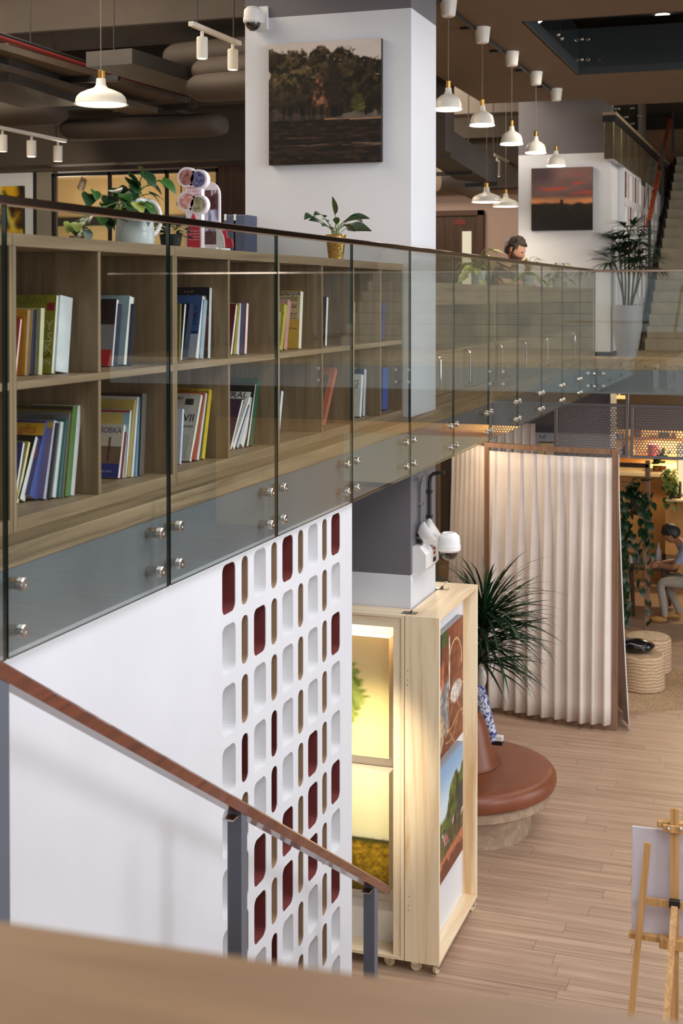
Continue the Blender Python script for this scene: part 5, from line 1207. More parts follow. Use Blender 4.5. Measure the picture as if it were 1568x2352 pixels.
# photographs on the side
def weaver(u, v):
    n = fbm(u*6, v*10, 51); n2 = fbm(u*20, v*26, 53); c = mixc((96, 54, 36), (140, 82, 56), n)
    if u > .62: c = mixc(c, (150, 84, 56), stp(.62, .7, u)*.5)
    if u < .5: c = mixc(c, mixc((110, 116, 120), (170, 174, 172), n2*1.5-.25), stp(.62, .55, v)*stp(.1, .2, v)*.9)
    c = mixc(c, (24, 34, 70), stp(.06, .03, abs(u-.22))*stp(.72, .76, v)); c = mixc(c, (60, 96, 40), stp(.09, .05, abs(u-.36))*stp(.86, .9, v))
    c = mixc(c, (222, 206, 180), stp(.05, .02, abs(u-.12))*stp(.6, .7, v)); c = mixc(c, (196, 110, 76), stp(.05, .02, abs(u-.3))*stp(.5, .55, v)*stp(.8, .74, v))
    c = mixc(c, (226, 220, 216), stp(.025, .012, abs(u-.52))*stp(.48, .5, v)*stp(.95, .9, v))
    d = ((u-.22)/.12)**2+((v-.2)/.15)**2; c = mixc(c, mixc((160, 128, 92), (206, 178, 140), n2), stp(1.1, .9, d))
    d = ((u-.75)/.2)**2+((v-.42)/.09)**2; c = mixc(c, mixc((170, 160, 150), (226, 220, 212), n2*1.4), stp(1.2, .7, d))
    for k in range(5):
        if abs(v-(.12+.05*k+.3*(u-.6)*(1 if k % 2 else -1)+.1*math.sin(u*6+k))) < .006 and u > .4: c = (206, 160, 110)
    if abs(((u-.72)/.22)**2+((v-.66)/.2)**2-1) < .1 and v > .6: c = (214, 170, 116)
    c = tuple(q*(.72+.55*n2) for q in c)
    return c
def village(u, v):
    c = mixc((206, 222, 232), (130, 170, 206), stp(.6, 1, v)); n = fbm(u*10, v*14, 61)
    e = .56+.26*stp(.2, .9, u)+.16*(vn(u*7, 2, 4)-.5)
    t = mixc((30, 44, 18), (128, 142, 52), n*1.5-.3); c = mixc(c, t, stp(e+.02, e-.02, v+.06*(n-.5)))
    if v < .42: c = mixc(c, mixc((40, 40, 28), (150, 134, 70), fbm(u*14, v*9, 66)), stp(.42, .36, v))
    if .28 < v < .46 and vn(u*14, v*10, 71) > .62: c = ((190, 70, 80), (220, 210, 206), (44, 40, 60), (206, 130, 90))[int(vn(u*20, v*9, 77)*3.99)]
    c = mixc(c, mixc((170, 92, 62), (214, 130, 96), n), stp(.22, .18, v-.05*(u-.5))); 
    if v < .10+.06*vn(u*12, 1, 2): c = mixc(c, (96, 50, 36), .8)
    if u > .80 and .4 < v < .66: c = mixc(c, (40, 46, 60), .8)
    k = .72+.55*fbm(u*26, v*34, 83, 3) if v < e else 1
    return tuple(q*k for q in c)
for lab, py1, py0, fn in (('photo of a basket weaver, upper one on the side of the pine stand', 1413, 1682, weaver), ('photo of village children under trees, lower one on the side of the pine stand', 1703, 1951, village)):
    Xp = BXR-.055; y1 = onX(1063, 1600, Xp).y; ya_ = BF+.06
    z1, z0 = onX(1062, py1, Xp).z, onX(1062, py0, Xp).z
    o = MB().cbox(XS+.131, Xp-.0005, ya_, y1, z0, z1, .002).build('photo_board', plain('board_edge', (150, 150, 154), .6)); tag(o, lab, 'picture', 'photos on the side of the pine stand')
    put(picture_mesh('print', V((Xp, ya_, z0)), (0, y1-ya_, 0), (0, 0, z1-z0), 72, 110, fn, PRINTG, V()), 'print', o)
# warm ceiling spot, hidden behind the white wall, that lights the front of the stand
tgt = onY(850, 1750, BF); sp = V((-2.62, BF-1.5, 2.75))
t = thing('spotlight', 'warm spotlight under the upper floor aimed at the pine stand', 'spotlight', sp)
T = Matrix.Translation(sp) @ (tgt-sp).to_track_quat('-Z', 'Y').to_matrix().to_4x4()
MB().lathe([(0, .1), (.04, .1), (.045, -.05), (0, -.04)], 18, cap=False, T=T).build('spot_head', LAMPW, t); MB().tube([sp, V((sp.x, sp.y, 3.2))], .012, 8).build('spot_stem', LAMPW, t)
lamp('stand_spot', 'SPOT', sp+(tgt-sp).normalized()*.08, 300, (1, .88, .68), t, .05, 30, tgt).data.spot_blend = 1

# ------------------------------------------------------------------ round leather seat with plant
sc0 = onZ(1060, 1892, 0); LE = plain('tan_leather', (130, 72, 46), .38, vary=.06, bump=.06, bscale=120); LEW = wood('seat_oak', (150, 126, 104), (186, 162, 138), 0, 1.0, .5, 14, 1)
rs = thing('round_seat', 'round tan leather seat with a cone back on an oak drum, behind the pine stand', 'seat', sc0)
MB().lathe([(.56, 0), (.56, .25), (0, .25)], 64, cap=False).build('drum_base', LEW, rs, world=False)
MB().lathe([(0, .25), (.70, .25), (.715, .265), (.715, .325), (.70, .34), (0, .34)], 72, cap=False).build('seat_board', LEW, rs, world=False)
MB().lathe([(0, .34), (.72, .34), (.752, .36), (.765, .40), (.762, .44), (.74, .475), (.70, .492), (.60, .50), (0, .50)], 72, cap=False).build('cushion', LE, rs, world=False)
MB().lathe([(.285, .50), (.275, .52), (.20, .82), (.165, .90), (.14, .925), (.125, .90), (.0, .89)], 48, cap=False).build('cone_back', LE, rs, world=False)
MB().lathe([(.282+.009*math.cos(a), .508+.009*math.sin(a)) for a in [2*PI*i/8 for i in range(9)]], 48, cap=False).build('piping', LE, rs, world=False)
dp = thing('dracaena', 'big shaggy dark green dracaena growing out of the cone of the round leather seat', 'plant', sc0+V((0, 0, .89)))
n0, n1 = onY(1100, 1512, sc0.y)-dp.location, onY(1112, 1405, sc0.y)-dp.location
MB().tube([(.02, 0, 0), (n0.x*.5, 0, .3), n0, n1], [.026, .024, .02, .016], 9).build('trunk', BARK, dp, world=False)
def blade(L, wd, bend, seed):
    g = []; n = 7; p = V((0, 0, 0)); a = 0
    for i in range(n+1):
        t = i/n; w2 = wd*(.55+.9*t if t < .35 else .88*(1-((t-.35)/.65)**1.6)+.02)*.5
        g.append([p+V((0, -w2, w2*.3)), p, p+V((0, w2, w2*.3))]); p = p+V((math.cos(a), 0, -math.sin(a)))*(L/n); a += bend/n*(.4+1.3*t)
    return MB().sheet(g).mesh('leaf', G4 if seed % 2 else G2)
BL = [blade(.66, .034, .9, 0), blade(.74, .030, 1.3, 1), blade(.60, .033, .55, 0), blade(.70, .028, 1.7, 1)]
r3 = random.Random(11)
for i in range(285):
    up_ = i % 10 < 6; base = n1.lerp(n0, r3.uniform(0, .45)) if up_ else n1.lerp(n0, r3.uniform(.55, 1.15))
    a = r3.uniform(0, 2*PI); e = r3.uniform(-.1, 1.35) if up_ else r3.uniform(-.35, .75)
    if r3.random() < .3: a = r3.uniform(-.7, .7)
    d = V((math.cos(a)*math.cos(e), math.sin(a)*math.cos(e)*.9, math.sin(e)))
    put(BL[r3.randrange(4)], 'leaf', dp, aim(base, d, r3.uniform(-.5, .5), r3.uniform(.72, 1.08)))
# blue patterned bag leaning behind the cone
m, nt, bs = nodes('blue_white_floral'); vo = N(nt, 'ShaderNodeTexVoronoi'); vo.inputs['Scale'].default_value = 30; nz = N(nt, 'ShaderNodeTexNoise'); nz.inputs['Scale'].default_value = 22; nz.inputs['Distortion'].default_value = 2
rp_ = N(nt, 'ShaderNodeValToRGB'); e = rp_.color_ramp.elements; e[0].position = .46; e[1].position = .56; e[0].color = lin((44, 62, 140)); e[1].color = lin((222, 226, 234))
tc = N(nt, 'ShaderNodeTexCoord'); nt.links.new(tc.outputs['Object'], nz.inputs['Vector']); nt.links.new(nz.outputs['Fac'], rp_.inputs[0]); nt.links.new(rp_.outputs[0], bs.inputs['Base Color'])
YB_ = sc0.y+.34
def py_(px, py): return onY(px, py, YB_)
bb = thing('patterned_bag', 'blue and white patterned slim bag with a clear pouch, behind the leather cone', 'bag', py_(1120, 1702))
b = MB(); path = [py_(1096, 1572), py_(1107, 1620), py_(1119, 1665), py_(1133, 1702)]; b.tube(path, [.055, .065, .058, .045], 14); b.build('bag_body', m, bb)
MB().ell(py_(1104, 1556), (.05, .05, .095), 14, 10).build('pouch', plain('cloudy_plastic', (216, 210, 204), .2, coat=.5), bb)
q = py_(1143, 1697); b = MB(); b.cbox(q.x-.045, q.x+.045, q.y-.03, q.y+.02, q.z-.012, q.z+.03, .004); b.build('white_tag', PAPER, bb)
b = MB(); b.cbox(q.x-.05, q.x+.04, q.y-.025, q.y+.03, q.z-.05, q.z-.013, .006); b.build('dark_sole', BLACK, bb)

# ------------------------------------------------------------------ curtain booth
CURT = plain('cream_curtain_cloth', (238, 226, 217), .85, vary=.03, scale=3, sheen=.2, bump=.08, bscale=260)
P0, P1, P2 = onZ(1118, 1630, 0), onZ(1268, 1659, 0), onZ(1411, 1677, 0)
def arc(t): return P0*(2*(t-.5)*(t-1))+P1*(-4*t*(t-1))+P2*(2*t*(t-.5))
CTOP = onY(1411, 1032, P2.y).z
def curtain(name, path, z0, z1, nf, amp, parent, n=230, nv=14):
    """hanging cloth along path(t): pinched pleats at the top opening into deep regular folds at the foot"""
    g = []; rq = random.Random(nf*31+int(z1*100)); jit = [rq.uniform(-.16, .16) for _ in range(nf+2)]; hgt = [rq.uniform(.75, 1.2) for _ in range(nf+2)]
    for i in range(n+1):
        t = i/n; p = path(t); q = path(min(1, t+.002))-path(max(0, t-.002)); q.normalize(); nrm = V((q.y, -q.x, 0)); col = []
        k = t*nf; kk = int(k); s_ = k-kk; cen = .5+jit[kk]*.6; h = hgt[kk]*min(1, 4*s_+.0)*1 if False else hgt[kk]
        top = (1-stp(0, .16, abs(s_-.5)))*.55
        u_ = s_+jit[kk]*math.sin(PI*s_)*.5; soft = (.5-.5*math.cos(2*PI*u_))**1.25*h
        for j in range(nv+1):
            v = j/nv; m_ = stp(.03, .75, v); off = amp*((1-m_)*top*(.45+.6*v)+m_*soft)
            col.append(V((p.x, p.y, 0))+nrm*off+V((0, 0, z1-(z1-z0)*v+.010*soft*v)))
        g.append(col)
    o = MB().sheet(g).build(name, CURT, parent, ang=70); o.modifiers.new('cloth', 'SOLIDIFY').thickness = .004; return o
cb = thing('curtain_screen', 'curved timber frame with pleated cream curtain, front of the booth', 'curtain', P1, 'curtain booth screens')
N_ = 26
for z in (.0, CTOP-.05):
    b = MB()
    for i in range(N_): b.bar(arc(i/N_)+V((0, 0, z+.025)), arc((i+1)/N_)+V((0, 0, z+.025)), .05, .05)
    b.build('curved_rail', WALNUT, cb)
for p in (P0, P2): MB().cbox(p.x-.028, p.x+.028, p.y-.03, p.y+.03, 0, CTOP, .004).build('post', WALNUT, cb)
def inner(t): p = arc(.015+t*.965); return p+V((0, -.012, 0))
curtain('curtain', inner, .055, CTOP-.085, 10, .10, cb)
b = MB()
for i in range(12): p = arc(.02+.96*i/11.5); b.tube([p+V((0, 0, CTOP-.05)), p+V((0, .01, CTOP-.10))], .006, 6)
b.build('hooks', CHROME, cb)
# its other curtains
a0, a1 = onY(1037, 1100, 14.7), P0+V((-.05, .12, 0)); a0.z = 0
c2 = thing('curtain_screen', 'shaded cream curtain left of the brown post of the booth', 'curtain', a1, 'curtain booth screens')
curtain('curtain', lambda t: V((a0.x, a0.y, 0)).lerp(a1, t), .05, CTOP-.06, 7, .07, c2, 100); MB().bar(V((a0.x, a0.y, CTOP-.025)), a1+V((0, 0, CTOP-.025)), .05, .05).build('rail', WALNUT, c2)
MB().cbox(a0.x-.03, a0.x+.03, a0.y-.03, a0.y+.03, 0, CTOP, .004).build('post', BLACKM, c2)
e0 = P2+V((.022, .03, 0)); e1 = e0+V((-.112, .9, 0))
c3 = thing('curtain_screen', 'narrow cream curtain edge flaring out right of the booth front', 'curtain', e0, 'curtain booth screens')
g = []
for i in range(13):
    t = i/12; g.append([e0.lerp(e1, t)+V((.012*math.sin(t*14)*(.4+v)+(.115*v**1.5*(1-t)), -.03*v*(1-t), CTOP-.06-(CTOP-.08)*v)) for v in [j/10 for j in range(11)]])
o = MB().sheet(g).build('curtain', CURT, c3); o.modifiers.new('cloth', 'SOLIDIFY').thickness = .004
MB().bar(e0+V((0, 0, CTOP-.025)), e1+V((0, 0, CTOP-.025)), .05, .05).build('rail', WALNUT, c3)
b0, b1 = onY(1060, 1000, 16.8), onY(1229, 1000, 16.8)
c4 = thing('curtain_screen', 'far cream curtain of the booth, just under the glass edge', 'curtain', (b1.x, 16.8, 0), 'curtain booth screens')
curtain('curtain', lambda t: V((b0.x, 16.8, 0)).lerp(V((b1.x, 16.8, 0)), t), .05, onY(1200, 972, 16.8).z, 9, .07, c4, 100); MB().bar((b0.x, 16.8, 2.85), (b1.x, 16.8, 2.85), .05, .05).build('rail', WALNUT, c4)
p = onY(1250, 1019, 16.9); wsx = thing('shelf_plant', 'small plant with three dark leaves on a cream ledge behind the curtain top', 'potted plant', p)
MB().box(p.x-.1, p.x+.09, 16.95, 17.15, 0, p.z).build('ledge_box', plain('cream_ledge', (226, 206, 168), .6), wsx)
for a in (-.5, .5, .1): put(LANCE[0], 'leaf', wsx, aim(V((-.01+.04*a, -.02, .06)), V((a, -.2, 1)), .5, .42))

lamp('curtain_fill', 'POINT', (-3.6, 13.2, 3.08), 55, (1, .80, .58), None, .12)  # unseen fill added to brighten the booth's left curtain
# ------------------------------------------------------------------ poufs, rug and bag
def jute(name, c1, c2, sc_):
    m, nt, bs = nodes(name); tc = N(nt, 'ShaderNodeTexCoord'); wv = N(nt, 'ShaderNodeTexWave', bands_direction='Z'); wv.inputs['Scale'].default_value = sc_; wv.inputs['Distortion'].default_value = 5; wv.inputs['Detail'].default_value = 3
    nz = N(nt, 'ShaderNodeTexNoise'); nz.inputs['Scale'].default_value = 70; mx = N(nt, 'ShaderNodeMath', operation='MULTIPLY'); r = N(nt, 'ShaderNodeValToRGB'); e = r.color_ramp.elements; e[0].position = .1; e[1].position = .45; e[0].color = lin(c1); e[1].color = lin(c2)
    for n in (wv, nz): nt.links.new(tc.outputs['Object'], n.inputs['Vector'])
    nt.links.new(wv.outputs['Fac'], mx.inputs[0]); nt.links.new(nz.outputs['Fac'], mx.inputs[1]); nt.links.new(mx.outputs[0], r.inputs[0]); nt.links.new(r.outputs[0], bs.inputs['Base Color'])
    bp = N(nt, 'ShaderNodeBump'); bp.inputs['Strength'].default_value = .5; bp.inputs['Distance'].default_value = .008; nt.links.new(mx.outputs[0], bp.inputs['Height']); nt.links.new(bp.outputs[0], bs.inputs['Normal']); bs.inputs['Roughness'].default_value = .85; return m
JU = jute('jute_weave', (186, 152, 118), (222, 194, 160), 9); JR = plain('jute_rug', (178, 148, 114), .9, vary=.2, scale=60)
rc = onZ(1442, 1574, 0); rg_ = thing('jute_rug', 'round braided jute rug under the two poufs, beside the booth', 'rug', rc)
pr = []
for i in range(34): r0 = .95*i/34; pr += [(r0, .006), (r0+.014, .011)]
MB().lathe([(0, .006)]+pr[1:]+[(.955, .006), (.955, 0)], 72, cap=False).build('braids', JR, rg_, world=False)
def pouf(c, r, h, lab):
    t = thing('pouf', lab, 'pouf', c, 'jute poufs'); pr = [(r*.92, .0)]
    K = 15
    for i in range(K):
        for a in (0, .5): z = .012+(h-.06)*(i+a)/K; pr.append((r*(.991 if a == 0 else 1.0), z))
    pr += [(r*.99, h-.04), (r*.95, h-.014), (r*.86, h-.002), (r*.5, h+.004), (0, h+.004)]
    MB().lathe(pr, 48, cap=False).build('woven_body', JU, t, world=False); return t
c = onZ(1474, 1582, 0); c.z = .011; pouf(c, .245, .385, 'front jute pouf carrying the black bag'); pc = c.copy()
c = onZ(1487, 1541, 0); c.z = .011; pouf(c, .265, .40, 'rear jute pouf with bare top, behind the black bag')
q = pc+V((-.06, -.02, .39)); bg_ = thing('shoulder_bag', 'shiny black folded bag lying on the front jute pouf', 'bag', q)
BK = plain('black_glossy_nylon', (20, 20, 24), .18, bump=.6, bscale=14, coat=.4)
bm = MB(); bm.ell((0, 0, .075), (.19, .13, .075), 22, 12, fn=lambda d: 1+.12*(vn(d.x*3+5, d.y*3+5, 2)-.5)+.10*(abs(d.x)*abs(d.y))); bm.build('bag_body', BK, bg_, world=False)
MB().tube([(-.14, -.12, .09), (-.05, -.15, .13), (.06, -.14, .10), (.1, -.12, .05)], .008, 6).build('strap', plain('grey_strap', (90, 90, 94), .4), bg_, world=False)

# ------------------------------------------------------------------ easel with board
EY = 7.85
def ey(px, py, d=0): return onY(px, py, EY+d)
mX = ey(1550, 2000).x
es = thing('easel', 'beech studio easel seen from behind at the lower right', 'easel', (mX, EY, 0))
MB().bar(ey(1549, 1857), V((mX, EY, .12)), .024*2, .02, upv=(0, 1, 0)).build('mast', EASELW, es)
l0, l1 = ey(1487, 1936, -.02), ey(1450, 2320, -.02); l1 = l0+(l1-l0)*(l0.z/(l0.z-l1.z))
for s in (1, -1):
    p, q = l0.copy(), l1.copy()
    if s < 0: p.x = 2*mX-p.x; q.x = 2*mX-q.x
    MB().bar(p, q, .037, .02, upv=(0, 1, 0)).build('leg', EASELW, es)
k0 = ey(1484, 2069, -.0); MB().bar(k0, V((2*mX-k0.x, k0.y, k0.z)), .018, .04).build('crossbar', EASELW, es)
k0 = ey(1445, 2144, .03); MB().bar(k0, V((2*mX-k0.x, k0.y, k0.z)), .06, .028).build('tray', EASELW, es)
q = ey(1535, 2165, .0); b = MB(); b.cbox(q.x-.05, 2*mX-q.x+.05, EY-.03, EY+.03, q.z-.03, q.z+.03, .004); b.build('tray_block', EASELW, es)
k0 = ey(1508, 1893, .0); b = MB(); b.cbox(k0.x, 2*mX-k0.x, EY+.0, EY+.045, k0.z-.018, k0.z+.02, .004); b.cbox(k0.x+.035, 2*mX-k0.x-.035, EY-.03, EY-.012, k0.z-.03, k0.z+.012, .003); b.build('top_clamp', EASELW, es)
b = MB()
for px in (1534, 1562): b.ell(ey(px, 1904, -.035), (.011, .008, .011), 10, 6)
b.build('wing_nuts', CHROME, es)
r0 = ey(1549, 2078, -.03); r1 = V((ey(1540, 2300).x+.01, EY-.78, 0)); MB().bar(r0, r1, .036, .02, upv=(0, 1, 0)).build('rear_leg', EASELW, es)
q = ey(1549, 2073, -.02); MB().cbox(q.x-.03, q.x+.03, q.y-.025, q.y+.005, q.z-.022, q.z+.02, .003).build('rubber_joint', BLACK, es)
c0, c1_ = ey(1451, 1897, .05), ey(1456, 2143, .05)
o = MB().cbox(c0.x, 2*mX-c0.x, EY+.047, EY+.062, c1_.z, c0.z, .002).build('drawing_board', plain('pale_board', (214, 206, 214), .6)); tag(o, 'pale drawing board resting on the beech easel', 'board')

# ------------------------------------------------------------------ hanging perforated metal band
MY = 16.3
def my(px, py): return onY(px, py, MY)
MF = plain('grey_mesh_paint', (104, 100, 104), .5)
for k, (pa, pb, lab) in enumerate(((1272, 1443, 'left grey perforated metal panel hanging over the room beyond the curtain'), (1447, 1660, 'right grey perforated metal panel, before the lit kitchen shelves'))):
    a, b_ = my(pa, 930), my(pb, 1053); zt_, zb_ = my(1447, 928).z, my(1447, 1052).z
    t = thing('perforated_panel', lab, 'panel', (a.x, MY, zb_), 'hanging perforated panels')
    f = MB()
    for x in (a.x+.02, b_.x-.02): f.cbox(x-.018, x+.018, MY-.02, MY+.02, zb_, zt_ if x != b_.x-.02 else zt_+.18, .003)
    for z in (zt_-.018, zb_+.018): f.cbox(a.x, b_.x, MY-.018, MY+.018, z-.018, z+.018, .003)
    f.build('frame', MF, t)
    h = MB(); R = .0195; dxh = R*math.sqrt(3); nx = int((b_.x-a.x-.07)/dxh); nz_ = int((zt_-zb_-.07)/(R*1.5))
    for j in range(nz_):
        for i in range(nx):
            cx, cz = a.x+.04+dxh*(i+.5*(j % 2)+.5), zb_+.04+R*1.5*j+R
            if cx > b_.x-.04: continue
            vs = [(cx+r*math.cos(PI/6+PI/3*q), MY, cz+r*math.sin(PI/6+PI/3*q)) for r in (R, R*.60) for q in range(6)]
            h.add(vs, [(q, (q+1) % 6, 6+(q+1) % 6, 6+q) for q in range(6)])
    o = h.build('perforated_mesh', MF, t); o['kind'] = 'stuff'
    MB().tube([(b_.x-.02, MY, zt_), (b_.x-.02, MY, 3.0)], .012, 6).build('hanger', MF, t)
# rooms behind
WARM = plain('ochre_wood_wall', (196, 146, 84), .6, vary=.1, scale=2)
KY = 23.6
def ky(px, py, Y=KY): return onY(px, py, Y)
b = MB(); b.box(-6, 6, KY, KY+.1, 0, 3.0); struct(b.build('wall_kitchen', plain('cream_kitchen_paint', (236, 200, 138), .7)))
hz_ = ky(1500, 986, 22.6).z; struct(MB().box(-6, 6, 22.5, 22.6, hz_, 3.0).build('wall_header', DARKC))
struct(MB().box(-6, ky(1404, 1000, 22.5).x, 22.4, 22.6, 0, 3.0).build('wall_pier', plain('grey_brown_pier', (110, 100, 92), .7)))
struct(MB().box(-9, -4.05, 15.4, 15.5, 0, 3.0).build('wall_den', plain('dim_brown_wall', (120, 96, 70), .7)))
bt = ky(1480, 1083, 21.0).z; bx0 = ky(1405, 1100, 21).x
br = thing('bar_counter', 'ochre timber bar counter with a cream ledge in the lit room at right', 'counter', (bx0, 21, 0))
MB().box(bx0-.6, 2.5, 21, 21.08, 0, bt-.06).build('front_panel', WARM, br); MB().cbox(bx0-.6, 2.5, 20.85, 21.5, bt-.06, bt, .006).build('ledge', plain('cream_ledge_top', (238, 214, 168), .5), br)
sh = thing('wall_shelf', 'lit kitchen shelf behind the perforated panel', 'shelf', (bx0, KY, 0)); zsh = ky(1480, 1050, KY-.3).z
MB().cbox(bx0-.2, 2, KY-.34, KY, zsh-.03, zsh, .004).build('shelf_board', WARM, sh); zs2 = ky(1480, 1004, KY-.3).z; MB().cbox(ky(1447, 1000, KY-.3).x, 2, KY-.34, KY, zs2-.03, zs2, .004).build('shelf_board', WARM, sh)
lamp('kitchen_light', 'AREA', (-.8, 23.1, 2.7), 330, (1, .80, .48), None).data.size = .8
for x_, z_ in ((-1.9, zs2-.05), (-.6, zs2-.05), (-1.9, zsh-.06), (-.6, zsh-.06)):
    k = lamp('shelf_fill', 'AREA', (x_, KY-.2, z_), 22, (1, .82, .50), sh); k.data.shape = 'RECTANGLE'; k.data.size = 1.2; k.data.size_y = .1  # unseen lamps added under the boards to brighten the alcove
lamp('bar_light', 'POINT', (-1.2, 20.2, 3.1), 190, (1, .78, .48), None, .15)
lamp('table_light', 'POINT', (-2.6, 18.4, 3.1), 40, (1, .72, .42), None, .15)
for px, py, w_, h_, c, lab, kind in ((1421, 1052, 20, 48, (110, 140, 186), 'blue bucket on the lit kitchen shelf', 'bucket'), (1433, 1052, 8, 26, (26, 26, 28), 'black bottle on the lit kitchen shelf', 'bottle'), (1450, 1052, 14, 22, (236, 226, 206), 'white jug on the lit kitchen shelf', 'jug'),
                                     (1500, 1052, 26, 28, (206, 90, 100), 'pinkish red tin on the lit kitchen shelf', 'tin'), (1463, 1004, 22, 16, (120, 88, 70), 'brown box on the upper kitchen shelf', 'box'), (1525, 1004, 24, 12, (90, 80, 74), 'dark grey box on the upper kitchen shelf', 'box'), (1548, 1004, 10, 12, (120, 88, 70), 'small brown box at the right of the upper kitchen shelf', 'box')):
    q = ky(px, py, KY-.2); k = 23.6/F; zz = zsh if py > 1020 else zs2; m = cmat(c)
    if kind == 'box': o = MB().cbox(q.x-w_*k/2, q.x+w_*k/2, q.y-.1, q.y+.1, zz, zz+h_*k, .006).build('storage_carton', m)
    else:
        r = w_*k/2; H = h_*k; prf = {'bottle': [(0, 0), (r, 0), (r, H*.6), (r*.35, H*.78), (r*.35, H), (0, H)], 'bucket': [(0, 0), (r*.75, 0), (r, H), (r*.92, H), (r*.7, .02), (0, .02)], 'jug': [(0, 0), (r*.8, 0), (r, H*.4), (r*.6, H*.8), (r*.75, H), (0, H*.9)], 'tin': [(0, 0), (r, 0), (r, H*.95), (r*.96, H), (0, H)]}[kind]
        o = MB().lathe(prf, 18, (q.x, q.y, zz), cap=False).build({'bottle': 'bottle', 'bucket': 'bucket', 'jug': 'jug', 'tin': 'storage_tin'}[kind], m)
    tag(o, lab, kind)
# plants on the bar
for i, (px, w_, lab) in enumerate(((1521, .22, 'bushy green plant on the bar ledge'), (1507, .12, 'small dark plant on the bar ledge left of the bushy one'))):
    q = ky(px, 1082, 21.1); t = thing('bar_plant', lab, 'potted plant', (q.x, 21.1, bt)); r4 = random.Random(i)
    MB().lathe([(0, 0), (.05, 0), (.06, .08), (0, .07)], 14, cap=False).build('pot', plain('terracotta', (150, 90, 60), .7), t, world=False)
    for k in range(26): a, e = r4.uniform(0, 6.28), r4.uniform(.1, 1.4); d = V((math.cos(a)*math.cos(e), math.sin(a)*math.cos(e), math.sin(e))); put(HEART[k % 2], 'leaf', t, aim(V((0, 0, .08))+d*w_*r4.uniform(.3, 1), d, 0, .8))
q = ky(1540, 1145, 20.2); hs_ = thing('wall_planter', 'trailing pale-green plant in a planter on a cream shelf by the bright window', 'potted plant', q); r4 = random.Random(3)
MB().cbox(q.x-.07, q.x+.4, 20.1, 20.4, q.z-.03, q.z, .004).build('shelf_board', plain('cream_shelf', (236, 210, 170), .6), hs_); MB().cbox(q.x+.0, q.x+.14, 20.2, 20.34, q.z, q.z+.24, .01).build('planter', plain('dark_planter', (54, 40, 30), .6), hs_)
for k in range(60): p = ky(1540+r4.uniform(-17, 14), 1075+abs(r4.gauss(0, 42)), 20.15)-q; put(HEART[2 if k % 3 else 0], 'leaf', hs_, aim(p, V((r4.uniform(-1, 1), -.6, -.6)), 0, r4.uniform(.6, 1.0)))
wq = ky(1568, 1000, 20.5); w3 = struct(MB().box(ky(1554, 1000, 20.5).x, 2.4, 20.5, 20.55, ky(1560, 1140, 20.5).z, ky(1560, 1020, 20.5).z).build('window_2', plain('cream_frame', (236, 214, 170), .6)))
MB().box(ky(1557, 1000, 20.49).x, ky(1557, 1000, 20.49).x+.6, 20.488, 20.498, ky(1560, 1133, 20.49).z, ky(1560, 1026, 20.49).z).build('pane', glow('lit_window', (255, 232, 180), 1.1), w3)
struct(MB().box(ky(1528, 1200, 20.6).x, 2.4, 20.56, 20.66, 0, ky(1540, 1150, 20.6).z).build('wall_low', WARM))
# vine stand
VY = 17.7
def vy(px, py, d=0): return onY(px, py, VY+d)
vs_ = thing('vine_stand', 'brown post with a basket of dark trailing vines, right of the curtain booth', 'plant stand', (vy(1487, 1400).x, VY, 0))
a = vy(1487, 1058); MB().cbox(a.x-.03, a.x+.03, VY-.03, VY+.03, 0, a.z, .004).build('post', WALNUT, vs_)
q0, q1 = vy(1380, 1066), vy(1490, 1066); MB().cbox(q0.x, q1.x, VY-.03, VY+.03, q0.z-.025, q0.z+.03, .004).build('crossbeam', DARKW, vs_)
q0, q1 = vy(1446, 1140, .02), vy(1480, 1180, .02); MB().cbox(q0.x, q1.x, VY+.0, VY+.2, q1.z, q0.z, .02).build('basket', DARKW, vs_); q0 = vy(1380, 1182); MB().cbox(q0.x, a.x, VY, VY+.22, q1.z-.02, q1.z, .003).build('basket_shelf', DARKW, vs_)
r5 = random.Random(8); tv = MB()
for s in range(14):
    px = r5.uniform(1424, 1500) if s > 6 else r5.uniform(1424, 1450); py = r5.uniform(1128, 1165); L = r5.uniform(60, 300) if s > 6 else r5.uniform(150, 320); pts = []; d = r5.uniform(-.15, .1)
    for k in range(int(L/23)+1):
        p = vy(px+5*math.sin(k*.9+s), py+23*k, d); pts.append(p)
        if k % 1 == 0: put(HEART[1], 'leaf', vs_, aim(p-V(vs_.location), V((r5.uniform(-1, 1), -.7, -.9)), r5.uniform(-.5, .5), r5.uniform(.8, 1.25)))
    tv.tube(pts, .003, 4)
tv.build('stems', STEM, vs_)
for k in range(26): p = vy(r5.uniform(1428, 1482), r5.uniform(1098, 1150), r5.uniform(-.1, .1))-V(vs_.location); put(HEART[1], 'leaf', vs_, aim(p, V((r5.uniform(-1, 1), -.6, r5.uniform(-.5, .6))), 0, r5.uniform(1.0, 1.6)))

